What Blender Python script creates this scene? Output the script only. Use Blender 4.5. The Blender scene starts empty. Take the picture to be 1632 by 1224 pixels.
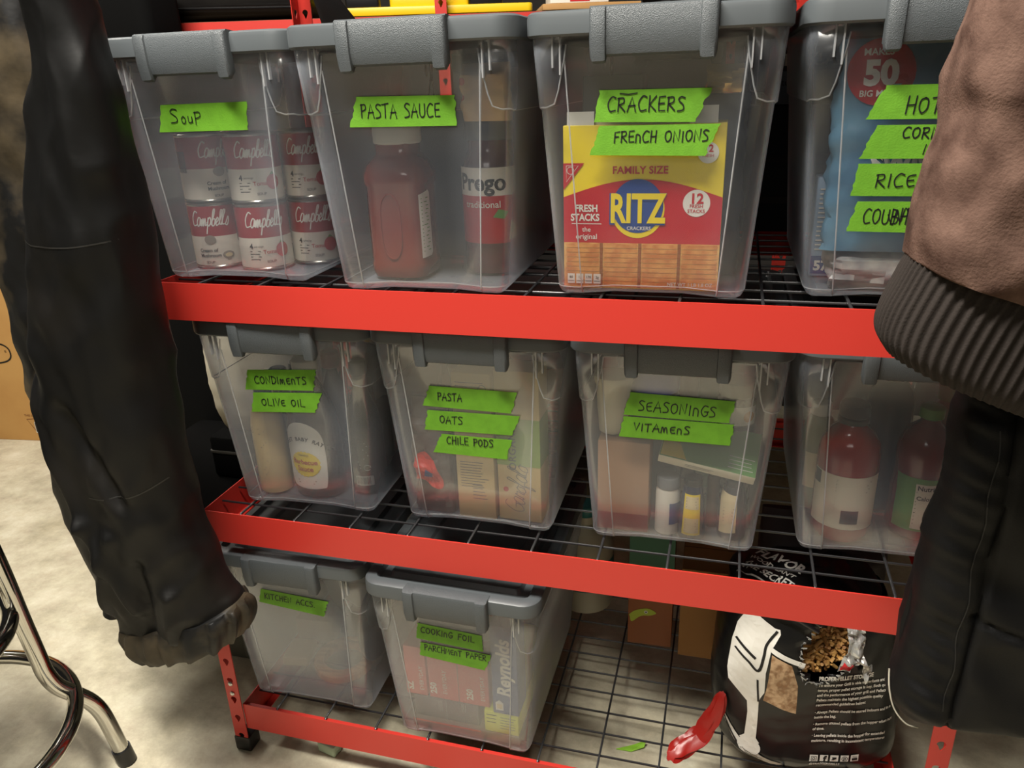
import bpy, bmesh, math, random
from mathutils import Vector, Matrix, noise
from mathutils.bvhtree import BVHTree
random.seed(7)
pi, sin, cos = math.pi, math.sin, math.cos
SC = bpy.context.scene
COL = SC.collection

# ------------------------------------------------------------------ camera
cam = bpy.data.cameras.new('camera'); cam.sensor_width = 36.0
cam.lens = 1230.16 / 1632 * 36.0; cam.clip_start = 0.02
co = bpy.data.objects.new('camera', cam); COL.objects.link(co)
r_, u_, b_ = Vector((0.96317659, 0.26667376, -0.03429226)), Vector((-0.06693104, 0.3613375, 0.93002981)), Vector((0.26040563, -0.89348772, 0.36588057))
m4_ = Matrix((r_, u_, b_)).transposed().to_4x4(); m4_.translation = Vector((0.68444, -0.95871, 1.20485))
co.matrix_world = m4_
SC.camera = co

# ------------------------------------------------------------------ world, lights, exposure
w = bpy.data.worlds.new('world'); SC.world = w; w.use_nodes = True
w.node_tree.nodes['Background'].inputs[0].default_value = (1.0, 0.97, 0.92, 1)
w.node_tree.nodes['Background'].inputs[1].default_value = 0.015
def area(name, loc, aim, sx, sy, power, col):
    l = bpy.data.lights.new(name, 'AREA'); l.shape = 'RECTANGLE'; l.size = sx; l.size_y = sy
    l.energy = power; l.color = col
    o = bpy.data.objects.new(name, l); COL.objects.link(o); o.location = loc
    o.rotation_euler = (Vector(aim) - Vector(loc)).to_track_quat('-Z', 'Y').to_euler()
area('ceiling_tube_light', (0.05, -0.66, 2.62), (0.25, -0.25, 0.4), 1.3, 0.16, 116, (1.0, 0.95, 0.86))
area('far_floor_fill_light', (-2.2, 0.9, 2.65), (-1.9, 0.7, 0.0), 1.2, 0.3, 34, (1.0, 0.95, 0.86))  # added fill that brightens the far floor at the left
area('rear_fill_light', (0.3, -3.2, 2.65), (0.3, -0.3, 0.8), 1.6, 0.6, 11, (1.0, 0.96, 0.9))  # added fill from behind the camera, brightens the fronts
SC.view_settings.view_transform = 'Standard'; SC.view_settings.look = 'None'
SC.view_settings.exposure = 0.0; SC.view_settings.gamma = 1.0; SC.view_settings.use_curve_mapping = False
SC.cycles.transparent_max_bounces = 40; SC.cycles.max_bounces = 8
SC.cycles.diffuse_bounces = 3; SC.cycles.glossy_bounces = 3; SC.cycles.transmission_bounces = 4
SC.cycles.caustics_reflective = False; SC.cycles.caustics_refractive = False

# ------------------------------------------------------------------ materials
def lin(c):
    return tuple(((v/255)/12.92 if v/255 <= .04045 else ((v/255+.055)/1.055)**2.4) for v in c) + (1.0,)
MATS = {}
def mat(name, rgb=(128,128,128), rough=.5, metal=0., rgb2=None, nscale=20., bump=0., bscale=200., spec=None, coat=0., stretch=None, lo=.4, hi=.6, bkind='NOISE'):
    if name in MATS: return MATS[name]
    m = bpy.data.materials.new(name); m.use_nodes = True; MATS[name] = m
    nt = m.node_tree; N = nt.nodes; Lk = nt.links; b = N['Principled BSDF']
    b.inputs['Base Color'].default_value = lin(rgb); b.inputs['Roughness'].default_value = rough
    b.inputs['Metallic'].default_value = metal
    if spec is not None: b.inputs['Specular IOR Level'].default_value = spec
    if coat: b.inputs['Coat Weight'].default_value = coat; b.inputs['Coat Roughness'].default_value = .1
    tc = N.new('ShaderNodeTexCoord'); src = tc.outputs['Object']
    if stretch:
        mp = N.new('ShaderNodeMapping'); mp.inputs['Scale'].default_value = stretch
        Lk.new(src, mp.inputs[0]); src = mp.outputs[0]
    if rgb2:
        t = N.new('ShaderNodeTexNoise'); t.inputs['Scale'].default_value = nscale; t.inputs['Detail'].default_value = 6
        Lk.new(src, t.inputs['Vector'])
        r = N.new('ShaderNodeValToRGB'); r.color_ramp.elements[0].position = lo; r.color_ramp.elements[1].position = hi
        r.color_ramp.elements[0].color = lin(rgb); r.color_ramp.elements[1].color = lin(rgb2)
        Lk.new(t.outputs['Fac'], r.inputs[0]); Lk.new(r.outputs[0], b.inputs['Base Color'])
    if bump:
        if bkind == 'NOISE':
            t = N.new('ShaderNodeTexNoise'); t.inputs['Scale'].default_value = bscale; t.inputs['Detail'].default_value = 3; out = t.outputs['Fac']
        else:
            t = N.new('ShaderNodeTexVoronoi'); t.inputs['Scale'].default_value = bscale; out = t.outputs['Distance']
        Lk.new(src, t.inputs['Vector'])
        bp = N.new('ShaderNodeBump'); bp.inputs['Strength'].default_value = min(1, bump); bp.inputs['Distance'].default_value = .002
        Lk.new(out, bp.inputs['Height']); Lk.new(bp.outputs[0], b.inputs['Normal'])
    return m
def clear_plastic(name, haze, tint, edge=.45, rough=.22, gloss=.06, trans=.5, thr=(.97,.97,.97,1)):
    """thin polypropylene: part clear, part milky scatter, more of it at grazing angles"""
    m = bpy.data.materials.new(name); m.use_nodes = True; MATS[name] = m
    nt = m.node_tree; N = nt.nodes; Lk = nt.links; N.remove(N['Principled BSDF']); out = N['Material Output']
    tr = N.new('ShaderNodeBsdfTransparent'); tr.inputs[0].default_value = thr
    df = N.new('ShaderNodeBsdfDiffuse'); df.inputs[0].default_value = lin(tint)
    tl = N.new('ShaderNodeBsdfTranslucent'); tl.inputs[0].default_value = lin(tint)
    mx = N.new('ShaderNodeMixShader'); mx.inputs[0].default_value = trans
    Lk.new(df.outputs[0], mx.inputs[1]); Lk.new(tl.outputs[0], mx.inputs[2])
    lw = N.new('ShaderNodeLayerWeight'); lw.inputs[0].default_value = .35
    tc = N.new('ShaderNodeTexCoord'); ns = N.new('ShaderNodeTexNoise'); ns.inputs['Scale'].default_value = 9; ns.inputs['Detail'].default_value = 8; ns.inputs['Roughness'].default_value = .7
    Lk.new(tc.outputs['Object'], ns.inputs['Vector'])
    a = N.new('ShaderNodeMath'); a.operation = 'MULTIPLY_ADD'; a.inputs[1].default_value = edge; Lk.new(lw.outputs['Facing'], a.inputs[0])
    s = N.new('ShaderNodeMath'); s.operation = 'MULTIPLY'; s.inputs[1].default_value = haze*2; Lk.new(ns.outputs['Fac'], s.inputs[0])
    Lk.new(s.outputs[0], a.inputs[2]); a.use_clamp = True
    m1 = N.new('ShaderNodeMixShader'); Lk.new(a.outputs[0], m1.inputs[0]); Lk.new(tr.outputs[0], m1.inputs[1]); Lk.new(mx.outputs[0], m1.inputs[2])
    gl = N.new('ShaderNodeBsdfGlossy'); gl.inputs['Roughness'].default_value = rough
    g2 = N.new('ShaderNodeMath'); g2.operation = 'MULTIPLY_ADD'; g2.inputs[1].default_value = gloss*3; g2.inputs[2].default_value = gloss*.4
    Lk.new(lw.outputs['Fresnel'], g2.inputs[0])
    m2 = N.new('ShaderNodeMixShader'); Lk.new(g2.outputs[0], m2.inputs[0]); Lk.new(m1.outputs[0], m2.inputs[1]); Lk.new(gl.outputs[0], m2.inputs[2])
    Lk.new(m2.outputs[0], out.inputs[0])
    return m
TUB = clear_plastic('milky tub plastic', .028, (222, 230, 242), edge=.48)
RIBM = clear_plastic('thick milky plastic edge', .42, (250, 252, 255), edge=.5, gloss=.2)
FILM = clear_plastic('clear wrap film', .12, (215, 215, 215), edge=.3, rough=.1, gloss=.2)
REDM = mat('red powder coated steel', (198, 52, 43), .42, bump=.05, bscale=900)
REDSHADE = mat('shade darkened red steel', (150, 22, 22), .45)  # the rack red with shade put into the colour, for rear lower beams
LIDM = mat('grey lid plastic', (78, 83, 86), .42)
LATM = mat('textured grey latch plastic', (76, 81, 84), .46, bump=.35, bscale=1100, bkind='V')
TAPEM = mat('green painter tape', (100, 158, 32), .7, bump=.15, bscale=500, rgb2=(94, 150, 28), nscale=60)
INK = mat('black marker ink', (12, 12, 14), .6)
WIREM = mat('black coated wire', (38, 38, 40), .32, spec=.8)
BLACKP = mat('black plastic', (16, 16, 17), .4)
WHITEP = mat('white plastic', (225, 222, 212), .4)
STEEL = mat('zinc steel', (190, 188, 182), .3, .9)
CHROME = mat('chrome', (200, 198, 192), .09, 1.)
CARD = mat('brown cardboard', (178, 136, 84), .85, bump=.1, bscale=60, rgb2=(186, 144, 92), nscale=8)
WHITE = mat('white print', (232, 230, 222), .55)
CREAM = mat('cream print', (222, 204, 160), .6)
REDP = mat('red print', (186, 26, 34), .45)
BLUEP = mat('blue print', (24, 62, 130), .45)
YELP = mat('yellow print', (240, 212, 40), .5)
GRNP = mat('green print', (96, 150, 70), .5)
GREYP = mat('grey print', (110, 110, 112), .55)
DKP = mat('dark grey print', (40, 42, 46), .45)

# ------------------------------------------------------------------ mesh builder
class G:
    def __init__(s): s.v = []; s.f = []; s.mi = []; s.m = 0; s.T = None
    def add(s, vs, fs):
        o = len(s.v)
        for p in vs:
            p = Vector(p); s.v.append(s.T @ p if s.T else p)
        for f in fs: s.f.append([o+i for i in f]); s.mi.append(s.m)
        return s
    def loft(s, rings, cap0=True, cap1=True, closed=True):
        n = len(rings[0]); vs = [p for r in rings for p in r]; fs = []
        for k in range(len(rings)-1):
            for i in range(n if closed else n-1):
                j = (i+1) % n; fs.append((k*n+i, k*n+j, (k+1)*n+j, (k+1)*n+i))
        if cap0: fs.append(tuple(reversed(range(n))))
        if cap1: fs.append(tuple((len(rings)-1)*n+i for i in range(n)))
        return s.add(vs, fs)
    def rbox(s, x0, x1, y0, y1, z0, z1, r=.002, b=None, n=3):
        b = r if b is None else b; r = max(r, .0004); b = min(max(b, .0003), (z1-z0)/2.01)
        def ring(ins, z):
            rr = max(r-ins, .0003); out = []
            for cx, cy, a0 in ((x1-r, y1-r, 0), (x0+r, y1-r, pi/2), (x0+r, y0+r, pi), (x1-r, y0+r, 1.5*pi)):
                for i in range(n+1):
                    a = a0+i*pi/2/n; q = rr if ins <= r else rr
                    px, py = cx+q*cos(a), cy+q*sin(a)
                    if ins > r:
                        px += -(ins-r)*(1 if cx > (x0+x1)/2 else -1); py += -(ins-r)*(1 if cy > (y0+y1)/2 else -1)
                    out.append((px, py, z))
            return out
        return s.loft([ring(b, z0), ring(b*.3, z0+b*.3), ring(0, z0+b), ring(0, z1-b), ring(b*.3, z1-b*.3), ring(b, z1)])
    def box(s, x0, x1, y0, y1, z0, z1):
        return s.add([(x, y, z) for z in (z0, z1) for y in (y0, y1) for x in (x0, x1)],
                     [(0,2,3,1), (4,5,7,6), (0,1,5,4), (2,6,7,3), (0,4,6,2), (1,3,7,5)])
    def lathe(s, prof, n=32, cx=0, cy=0, z0=0, sx=1, sy=1, sq=0, cap0=True, cap1=True):
        def rad(a):
            if not sq: return 1.
            p = 2+sq; return (abs(cos(a))**p+abs(sin(a))**p)**(-1/p)
        return s.loft([[(cx+r*sx*rad(2*pi*i/n)*cos(2*pi*i/n), cy+r*sy*rad(2*pi*i/n)*sin(2*pi*i/n), z0+z) for i in range(n)] for r, z in prof], cap0, cap1)
    def tube(s, pts, r, n=8, cap=True):
        pts = [Vector(p) for p in pts]; rings = []; up = None
        for i, p in enumerate(pts):
            a = pts[max(i-1, 0)]; b = pts[min(i+1, len(pts)-1)]; t = (b-a).normalized()
            if up is None: up = t.orthogonal().normalized()
            up = (up - t*up.dot(t)).normalized(); sd = t.cross(up)
            rr = r[i] if isinstance(r, (list, tuple)) else r
            rings.append([p+rr*(cos(2*pi*k/n)*up+sin(2*pi*k/n)*sd) for k in range(n)])
        return s.loft(rings, cap, cap)
    def prism(s, poly, y0, y1):
        n = len(poly); vs = [(x, y0, z) for x, z in poly]+[(x, y1, z) for x, z in poly]
        fs = [tuple(range(n)), tuple(reversed(range(n, 2*n)))]+[(i, i+n, (i+1) % n+n, (i+1) % n) for i in range(n)]
        return s.add(vs, fs)
    def ribbon(s, pts, wd, fn, th=.0):
        P = [Vector((a, b)) for a, b in pts]
        if len(P) < 2: return s
        vs = []
        for i, p in enumerate(P):
            t = (P[min(i+1, len(P)-1)]-P[max(i-1, 0)])
            t = t.normalized() if t.length > 1e-9 else Vector((1, 0))
            if i == 0: p = p-t*wd*.4
            if i == len(P)-1: p = p+t*wd*.4
            nn = Vector((-t.y, t.x))*wd/2
            vs += [fn(*(p+nn)), fn(*(p-nn))]
        return s.add(vs, [(2*i, 2*i+1, 2*i+3, 2*i+2) for i in range(len(P)-1)])
    def text(s, body, x, z, size, fn, bold=0., align='LEFT', shear=0., sxs=1., rot=0., space=1.):
        vs, fs = glyphs(body, bold, align, shear, space); c, d = cos(rot), sin(rot)
        return s.add([fn(x+(a*sxs*c-b*d)*size, z+(a*sxs*d+b*c)*size) for a, b in vs], fs)
    def shape(s, poly, fn, step=None):
        """filled 2D polygon, cut fine enough to wrap"""
        bm = bmesh.new(); bv = [bm.verts.new((a, b, 0)) for a, b in poly]; bm.faces.new(bv)
        bmesh.ops.triangulate(bm, faces=bm.faces[:])
        if step:
            for _ in range(7):
                es = [e for e in bm.edges if e.calc_length() > step]
                if not es: break
                bmesh.ops.subdivide_edges(bm, edges=es, cuts=1); bmesh.ops.triangulate(bm, faces=bm.faces[:])
        bm.verts.index_update()
        vs = [fn(v.co.x, v.co.y) for v in bm.verts]; fs = [[v.index for v in f.verts] for f in bm.faces]; bm.free()
        return s.add(vs, fs)
    def build(s, name, mats, parent=None, smooth=30, loc=None):
        me = bpy.data.meshes.new(name); me.from_pydata([tuple(v) for v in s.v], [], s.f)
        for m in (mats if isinstance(mats, (list, tuple)) else [mats]): me.materials.append(m)
        me.polygons.foreach_set('material_index', s.mi)
        bm = bmesh.new(); bm.from_mesh(me)
        if smooth is not None:
            bmesh.ops.recalc_face_normals(bm, faces=bm.faces[:])
        bm.to_mesh(me); bm.free()
        if smooth:
            me.polygons.foreach_set('use_smooth', [True]*len(me.polygons)); me.set_sharp_from_angle(angle=math.radians(smooth))
        me.update()
        o = bpy.data.objects.new(name, me); COL.objects.link(o)
        if parent: o.parent = parent
        if loc: o.location = loc
        return o
GL = {}
def glyphs(body, bold, align, shear, space):
    k = (body, bold, align, shear, space)
    if k not in GL:
        c = bpy.data.curves.new('t', 'FONT'); c.body = body; c.size = 1; c.align_x = align; c.offset = bold; c.shear = shear
        c.resolution_u = 3; c.fill_mode = 'FRONT'; c.space_character = space
        o = bpy.data.objects.new('t', c); me = o.to_mesh()
        GL[k] = ([(v.co.x, v.co.y) for v in me.vertices], [tuple(p.vertices) for p in me.polygons])
        o.to_mesh_clear(); bpy.data.objects.remove(o); bpy.data.curves.remove(c)
    return GL[k]
def empty(name, loc=(0,0,0), rz=0.):
    o = bpy.data.objects.new(name, None); COL.objects.link(o); o.location = loc; o.rotation_euler = (0, 0, rz); o.empty_display_size = .05
    return o
def tag(o, label, cat, group=None, kind=None):
    o['label'] = label; o['category'] = cat
    if group: o['group'] = group
    if kind: o['kind'] = kind
    return o
def thing(name, label, cat, loc=(0,0,0), rz=0., group=None): return tag(empty(name, loc, rz), label, cat, group)
def struct(name, g, m, **k): o = g.build(name, m, **k); o['kind'] = 'structure'; return o
def solidify(o, t, off=1.):
    md = o.modifiers.new('thickness', 'SOLIDIFY'); md.thickness = t; md.offset = off; return o
def flat(y, e=.0004): return lambda a, b: (a, y-e, b)
def cyl(cx, cy, r, e=.0005, a0=-pi/2):      # a = arc length from the front
    return lambda a, b: (cx+(r+e)*cos(a0+a/r), cy+(r+e)*sin(a0+a/r), b)
def wrap(g, e=.0012, src=-1.):
    """press flat print onto a built shape from its front (local -y)"""
    bv = BVHTree.FromPolygons(g.v, g.f)
    def fn(a, b):
        h = bv.ray_cast(Vector((a, src, b)), Vector((0, 1, 0)))
        if h[0] is None: return (a, 0, b)
        return (h[0].x, h[0].y-e, h[0].z)
    return fn
def circ(cx, cz, r, n=32, sx=1., sz=1.): return [(cx+r*sx*cos(2*pi*i/n), cz+r*sz*sin(2*pi*i/n)) for i in range(n)]
def spl(pts, k=5):
    if len(pts) < 3: return pts
    out = []; P = [pts[0]]+list(pts)+[pts[-1]]
    for i in range(1, len(P)-2):
        for j in range(k):
            t = j/k; a, b, c, d = P[i-1], P[i], P[i+1], P[i+2]
            out.append(tuple(.5*((2*b[q])+(-a[q]+c[q])*t+(2*a[q]-5*b[q]+4*c[q]-d[q])*t*t+(-a[q]+3*b[q]-3*c[q]+d[q])*t**3) for q in range(len(b))))
    out.append(tuple(pts[-1])); return out

# ------------------------------------------------------------------ handwriting (strokes; True = smoothed)
HW = {
 'A': (.75, [([(0,0),(.38,1),(.72,0)],0), ([(.1,.38),(.66,.42)],0)]),
 'B': (.65, [([(.05,0),(.08,1)],0), ([(.08,1),(.5,.9),(.45,.6),(.1,.5)],1), ([(.1,.5),(.62,.42),(.55,.08),(.05,0)],1)]),
 'C': (.7, [([(.66,.9),(.35,.98),(.04,.55),(.2,.06),(.66,.1)],1)]),
 'D': (.7, [([(.08,0),(.1,.98)],0), ([(0,.95),(.5,.85),(.66,.45),(.4,.05),(.02,0)],1)]),
 'E': (.6, [([(.56,.98),(.08,.95),(.05,.5),(.08,.03),(.58,.04)],0), ([(.06,.5),(.5,.53)],0)]),
 'e': (.6, [([(.55,.85),(.12,.75),(.05,.4),(.2,.05),(.58,.08)],1), ([(.1,.44),(.48,.48)],0)]),
 'F': (.6, [([(.6,1),(.1,.95),(.06,0)],0), ([(.08,.52),(.5,.56)],0)]),
 'G': (.7, [([(.64,.9),(.3,.95),(.05,.45),(.3,.02),(.62,.15),(.62,.42)],1), ([(.36,.42),(.74,.45)],0)]),
 'H': (.7, [([(.1,1),(.05,0)],0), ([(.62,1),(.58,0)],0), ([(.05,.48),(.62,.52)],0)]),
 'h': (.7, [([(.1,.6),(.05,0)],0), ([(.1,.45),(.55,.5)],0), ([(.6,.95),(.56,0)],0)]),
 'I': (.25, [([(.12,.92),(.1,0)],0)]),
 'K': (.65, [([(.08,1),(.06,0)],0), ([(.6,.98),(.1,.45),(.62,.02)],0)]),
 'L': (.6, [([(.1,1),(.06,.05),(.6,.02)],0)]),
 'M': (.85, [([(.03,0),(.14,.9),(.42,.3),(.7,.92),(.8,0)],0)]),
 'm': (.85, [([(.03,0),(.1,.62),(.22,.66),(.36,.06),(.42,.6),(.58,.62),(.7,0)],1)]),
 'N': (.75, [([(.05,0),(.08,.95),(.58,.06),(.66,1)],0)]),
 'n': (.6, [([(.05,0),(.08,.62),(.3,.68),(.48,.5),(.5,0)],1)]),
 'O': (.72, [([(.4,.94),(.1,.8),(.05,.35),(.3,.03),(.62,.3),(.6,.8),(.36,.94)],1)]),
 'P': (.62, [([(.08,0),(.1,.98)],0), ([(.02,.92),(.5,.96),(.56,.62),(.1,.46)],1)]),
 'R': (.68, [([(.06,0),(.1,.96)],0), ([(0,.92),(.5,.95),(.52,.62),(.1,.48)],1), ([(.14,.48),(.66,.02)],0)]),
 'S': (.62, [([(.6,.92),(.28,1),(.08,.78),(.5,.42),(.5,.1),(.04,.02)],1)]),
 'T': (.72, [([(0,.92),(.7,1)],0), ([(.36,.95),(.32,0)],0)]),
 'U': (.68, [([(.06,.95),(.05,.25),(.28,.02),(.58,.2),(.6,.95)],1)]),
 'V': (.65, [([(.03,.98),(.28,.02),(.62,1)],0)]),
 '.': (.2, [([(.06,.02),(.12,.05)],0)]),
 ' ': (.55, []),
 'a': (.5, [([(.42,.5),(.2,.56),(.02,.25),(.15,.0),(.36,.15),(.42,.5),(.4,.1),(.55,.1)],1)]),
 'b': (.45, [([(-.05,.1),(.2,.6),(.28,1),(.12,.9),(.06,.1),(.3,.05),(.38,.4),(.15,.42)],1)]),
 'c': (.4, [([(.36,.45),(.12,.5),(.04,.2),(.2,0),(.42,.12)],1)]),
 'j': (.42, [([(-.05,.15),(.3,.35),(.2,.55),(.04,.3),(.14,.02),(.42,.15)],1)]),   # script e
 'l': (.28, [([(-.05,.1),(.22,.7),(.24,1),(.08,.9),(.06,.15),(.28,.08)],1)]),
 'w': (.75, [([(0,.1),(.1,.5),(.12,0),(.28,.5),(.34,.4),(.34,0),(.52,.5),(.58,.4),(.6,.06),(.76,.12)],1)]),  # script m
 'p': (.5, [([(0,.2),(.12,.55),(.04,-.45)],0), ([(.1,.4),(.3,.56),(.42,.3),(.25,.02),(.1,.1)],1)]),
 's': (.38, [([(0,.08),(.28,.55),(.34,.25),(.22,.0),(.02,.04)],1)]),
 'r': (.38, [([(0,.05),(.12,.52),(.2,.44),(.36,.46),(.3,.1),(.42,.1)],1)]),
 'o': (.45, [([(.25,.5),(.05,.3),(.12,.02),(.38,.12),(.36,.45),(.2,.5),(.5,.42)],1)]),
 'f': (.36, [([(0,.1),(.3,.8),(.28,1),(.14,.9),(.08,-.4),(.2,-.3),(.14,.1),(.38,.1)],1)]),
 'i': (.3, [([(.05,.5),(.08,.05),(.3,.1)],0)]),
 "'": (.15, [([(.05,1),(.02,.8)],0)]),
 'u': (.62, [([(.05,.62),(.06,.1),(.3,.0),(.5,.15),(.52,.6),(.54,.02)],1)]),
 '@': (.7, [([(.3,.62),(.06,.45),(.1,.05),(.42,.0),(.5,.4),(.28,.62)],1)]),   # small round o
}
def hand(g, s, x, z, h, fn, wd=.0013, total=None, slant=.05, jit=.03, rot=0., space=.16):
    rnd = random.Random(hash(s) % 1 + len(s)*13+sum(map(ord, s)))
    W0 = sum(HW[c][0]+space for c in s)*h
    k = (total/W0) if total else 1.; cx = x; cr, sr = cos(rot), sin(rot)
    for c in s:
        wdt, st = HW[c]; dz = rnd.uniform(-jit, jit)*h; sc = 1+rnd.uniform(-.05, .05)
        for pts, sm in st:
            P = spl(pts, 4) if sm else pts
            Q = []
            for a, b in P:
                X = (cx-x)+(a+b*slant)*h*k*sc; Z = dz+b*h*sc
                Q.append((x+X*cr-Z*sr, z+X*sr+Z*cr))
            g.ribbon(Q, wd, fn)
        cx += (wdt+space)*h*k
    return g

# ------------------------------------------------------------------ setting
g = G()
g.box(-4.2, 3.2, -4.5, 2.4, -.06, 0)
fm = mat('stained concrete', (214, 206, 182), .62, rgb2=(170, 161, 136), nscale=7, bump=.7, bscale=45, lo=.30, hi=.72)
nt = fm.node_tree; N = nt.nodes; bs = N['Principled BSDF']
t2 = N.new('ShaderNodeTexNoise'); t2.inputs['Scale'].default_value = 95; t2.inputs['Detail'].default_value = 10; t2.inputs['Roughness'].default_value = .8
t3 = N.new('ShaderNodeTexNoise'); t3.inputs['Scale'].default_value = 1.1; t3.inputs['Detail'].default_value = 4
mxx = N.new('ShaderNodeMix'); mxx.data_type = 'RGBA'; mxx.blend_type = 'OVERLAY'; mxx.inputs[0].default_value = .8
src = bs.inputs['Base Color'].links[0].from_socket
nt.links.new(src, mxx.inputs[6]); nt.links.new(t2.outputs['Fac'], mxx.inputs[7]); nt.links.new(mxx.outputs[2], bs.inputs['Base Color'])
# dark drip stains on the concrete
vr = N.new('ShaderNodeTexVoronoi'); vr.inputs['Scale'].default_value = 14; vr.inputs['Randomness'].default_value = 1
mr = N.new('ShaderNodeMapRange'); mr.inputs[1].default_value = .0; mr.inputs[2].default_value = .16; mr.inputs[3].default_value = .35; mr.inputs[4].default_value = 1.
nt.links.new(vr.outputs['Distance'], mr.inputs[0])
m3 = N.new('ShaderNodeMix'); m3.data_type = 'RGBA'; m3.blend_type = 'MULTIPLY'
mk = N.new('ShaderNodeMapRange'); mk.inputs[1].default_value = .56; mk.inputs[2].default_value = .62
nt.links.new(t3.outputs['Fac'], mk.inputs[0]); nt.links.new(mk.outputs[0], m3.inputs[0])
nt.links.new(mxx.outputs[2], m3.inputs[6]); nt.links.new(mr.outputs[0], m3.inputs[7]); nt.links.new(m3.outputs[2], bs.inputs['Base Color'])
struct('floor', g, fm, smooth=0)
wallm = mat('dark wall board', (34, 30, 27), .9, bump=.3, bscale=40)
g = G(); g.box(-4.2, 3.2, 1.95, 2.05, 0, 2.8); struct('wall_back', g, wallm, smooth=0)
g = G(); g.box(-4.2, 3.2, -4.5, 2.4, 2.8, 2.86); struct('ceiling', g, mat('ceiling board', (170, 165, 155), .9), smooth=0)

# ------------------------------------------------------------------ rack
ZT, ZM, ZB, HB = .9385, .54, .1147, .0585
XL, XR, DY = -.154, 1.006, .58
def post(parent, x0, y0, z1, side, depth, lip):
    """angle post with keyhole slots; side = -1 left, +1 right"""
    wd = .028; o = None
    def strip(G_, P, z0, zt):            # P(a,z): a across the flange 0..1
        pitch = .045; n = int((zt-z0)/pitch); ph = (zt-z0)/n
        for k in range(n):
            c = z0+(k+.5)*ph; out = []; inn = []
            for i in range(16):
                a = 2*pi*i/16; rx = cos(a); rz = sin(a); m_ = max(abs(rx), abs(rz))
                out.append((.5+.5*rx/m_, c+ph/2*rz/m_))
                rr = .0062 if rz > -.2 else .0042+.0005*rx
                zz = rr*rz*(1.0 if rz > -.2 else 2.6)
                inn.append((.5+(rr*rx)/wd*(1 if rz > -.4 else .7), c+.003+zz))
            vs = [P(*q) for q in out+inn]
            G_.add(vs, [(i, (i+1) % 16, 16+(i+1) % 16, 16+i) for i in range(16)])
    g = G()
    strip(g, lambda a, z: (x0+a*wd, y0, z), .012, z1)
    xs = x0 if side < 0 else x0+wd
    strip(g, lambda a, z: (xs, y0+a*wd*depth, z), .012, z1)
    p = g.build('post', REDM, parent, smooth=0); solidify(p, .0018, 0)
    g = G(); g.rbox(x0-.003, x0+wd+.003, min(y0, y0+wd*depth)-.003, max(y0, y0+wd*depth)+.003, 0, .034, .003)
    g.build('foot', BLACKP, p)
    return p
rack = thing('storage_rack', 'red steel storage rack whose three shelves hold the labelled clear bins', 'storage rack')
for x0, sd in ((XL-.028, -1), (XR, 1)):
    post(rack, x0, -.003, 1.95, sd, 1, 0)
    post(rack, x0, DY+.003, 1.95, sd, -1, 0)
for zt in (ZT, ZM, ZB):
    for y0, sy in ((0, 1), (DY, -1)):
        g = G()
        prof = [(0, zt), (0, zt-HB), (.016, zt-HB), (.016, zt-HB+.002), (.002, zt-HB+.002), (.002, zt-.010), (.014, zt-.010), (.014, zt-.008), (.0022, zt-.008), (.0022, zt)]
        g.loft([[(x, y0+sy*a, b) for a, b in prof] for x in (XL, XR)])
        g.build('beam', REDM, rack, smooth=0)
    for x0, sx in ((XL, 1), (XR, -1)):
        g = G()
        prof = [(0, zt), (0, zt-HB), (.016, zt-HB), (.016, zt-HB+.002), (.002, zt-HB+.002), (.002, zt)]
        g.loft([[(x0+sx*a, y, b) for a, b in prof] for y in (.003, DY-.003)])
        g.build('side_beam', REDM, rack, smooth=0)
for y0, sy in ((0, 1), (DY, -1)):
    g = G(); g.loft([[(x, y0+sy*a, b) for a, b in ((0, 1.46), (0, 1.402), (.016, 1.402), (.002, 1.41), (.002, 1.46))] for x in (XL, XR)]); g.build('beam', REDM, rack, smooth=0)
g = G(); g.box(XL+.002, XR-.002, .003, DY-.003, 1.444, 1.459); g.build('shade_shelf_board', mat('particle board', (92, 72, 50), .85), rack, smooth=0)  # unseen board, made solid to shade the space behind the bins
for k, z in enumerate((.165, .142)):          # bolts in the left front post
    g = G(); g.T = Matrix.Translation((XL-.014, -.004, z)) @ Matrix.Rotation(pi/2, 4, 'X')
    g.lathe([(.0048, 0), (.0048, .0015), (.003, .0028)], 12); g.build('bolt', STEEL, rack)
# wire decks: every wire a part
X0, PX, PY = -.0844, .1016, .0495
def wdeck(zt, label, nm):
    t = thing('wire_deck', label, 'wire shelf', ((XL+XR)/2, 0, zt-.008))
    zc = .0065-.0022*0
    mesh = None; cx = (XL+XR)/2
    for k in range(-1, 11):
        x = X0+k*PX
        if x < XL+.01 or x > XR-.005: continue
        if mesh is None:
            g = G(); g.tube([(0, .0045, -.0), (0, .005, .0025), (0, .009, .0048), (0, DY-.009, .0048), (0, DY-.005, .0025), (0, DY-.0045, 0)], .0021, 6)
            o = g.build('wire', WIREM, t, smooth=60); mesh = o.data
        else:
            o = bpy.data.objects.new('wire', mesh); COL.objects.link(o); o.parent = t
        o.location = (x-cx, 0, 0)
    mesh = None
    for k in range(12):
        y = .0475+k*PY
        if y > DY-.01: break
        if mesh is None:
            g = G(); g.tube([(XL+.006-cx, 0, .0010), (XR-.006-cx, 0, .0010)], .0019, 6); o = g.build('wire', WIREM, t, smooth=60); mesh = o.data
        else:
            o = bpy.data.objects.new('wire', mesh); COL.objects.link(o); o.parent = t
        o.location = (0, y, 0)
    return t
wdeck(ZT, 'black wire shelf deck of the top red shelf, under the soup and cracker bins', 't')
wdeck(ZM, 'black wire shelf deck of the middle red shelf, under the condiments and pasta bins', 'm')
wdeck(ZB, 'black wire shelf deck of the bottom red shelf, close above the concrete', 'b')

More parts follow.
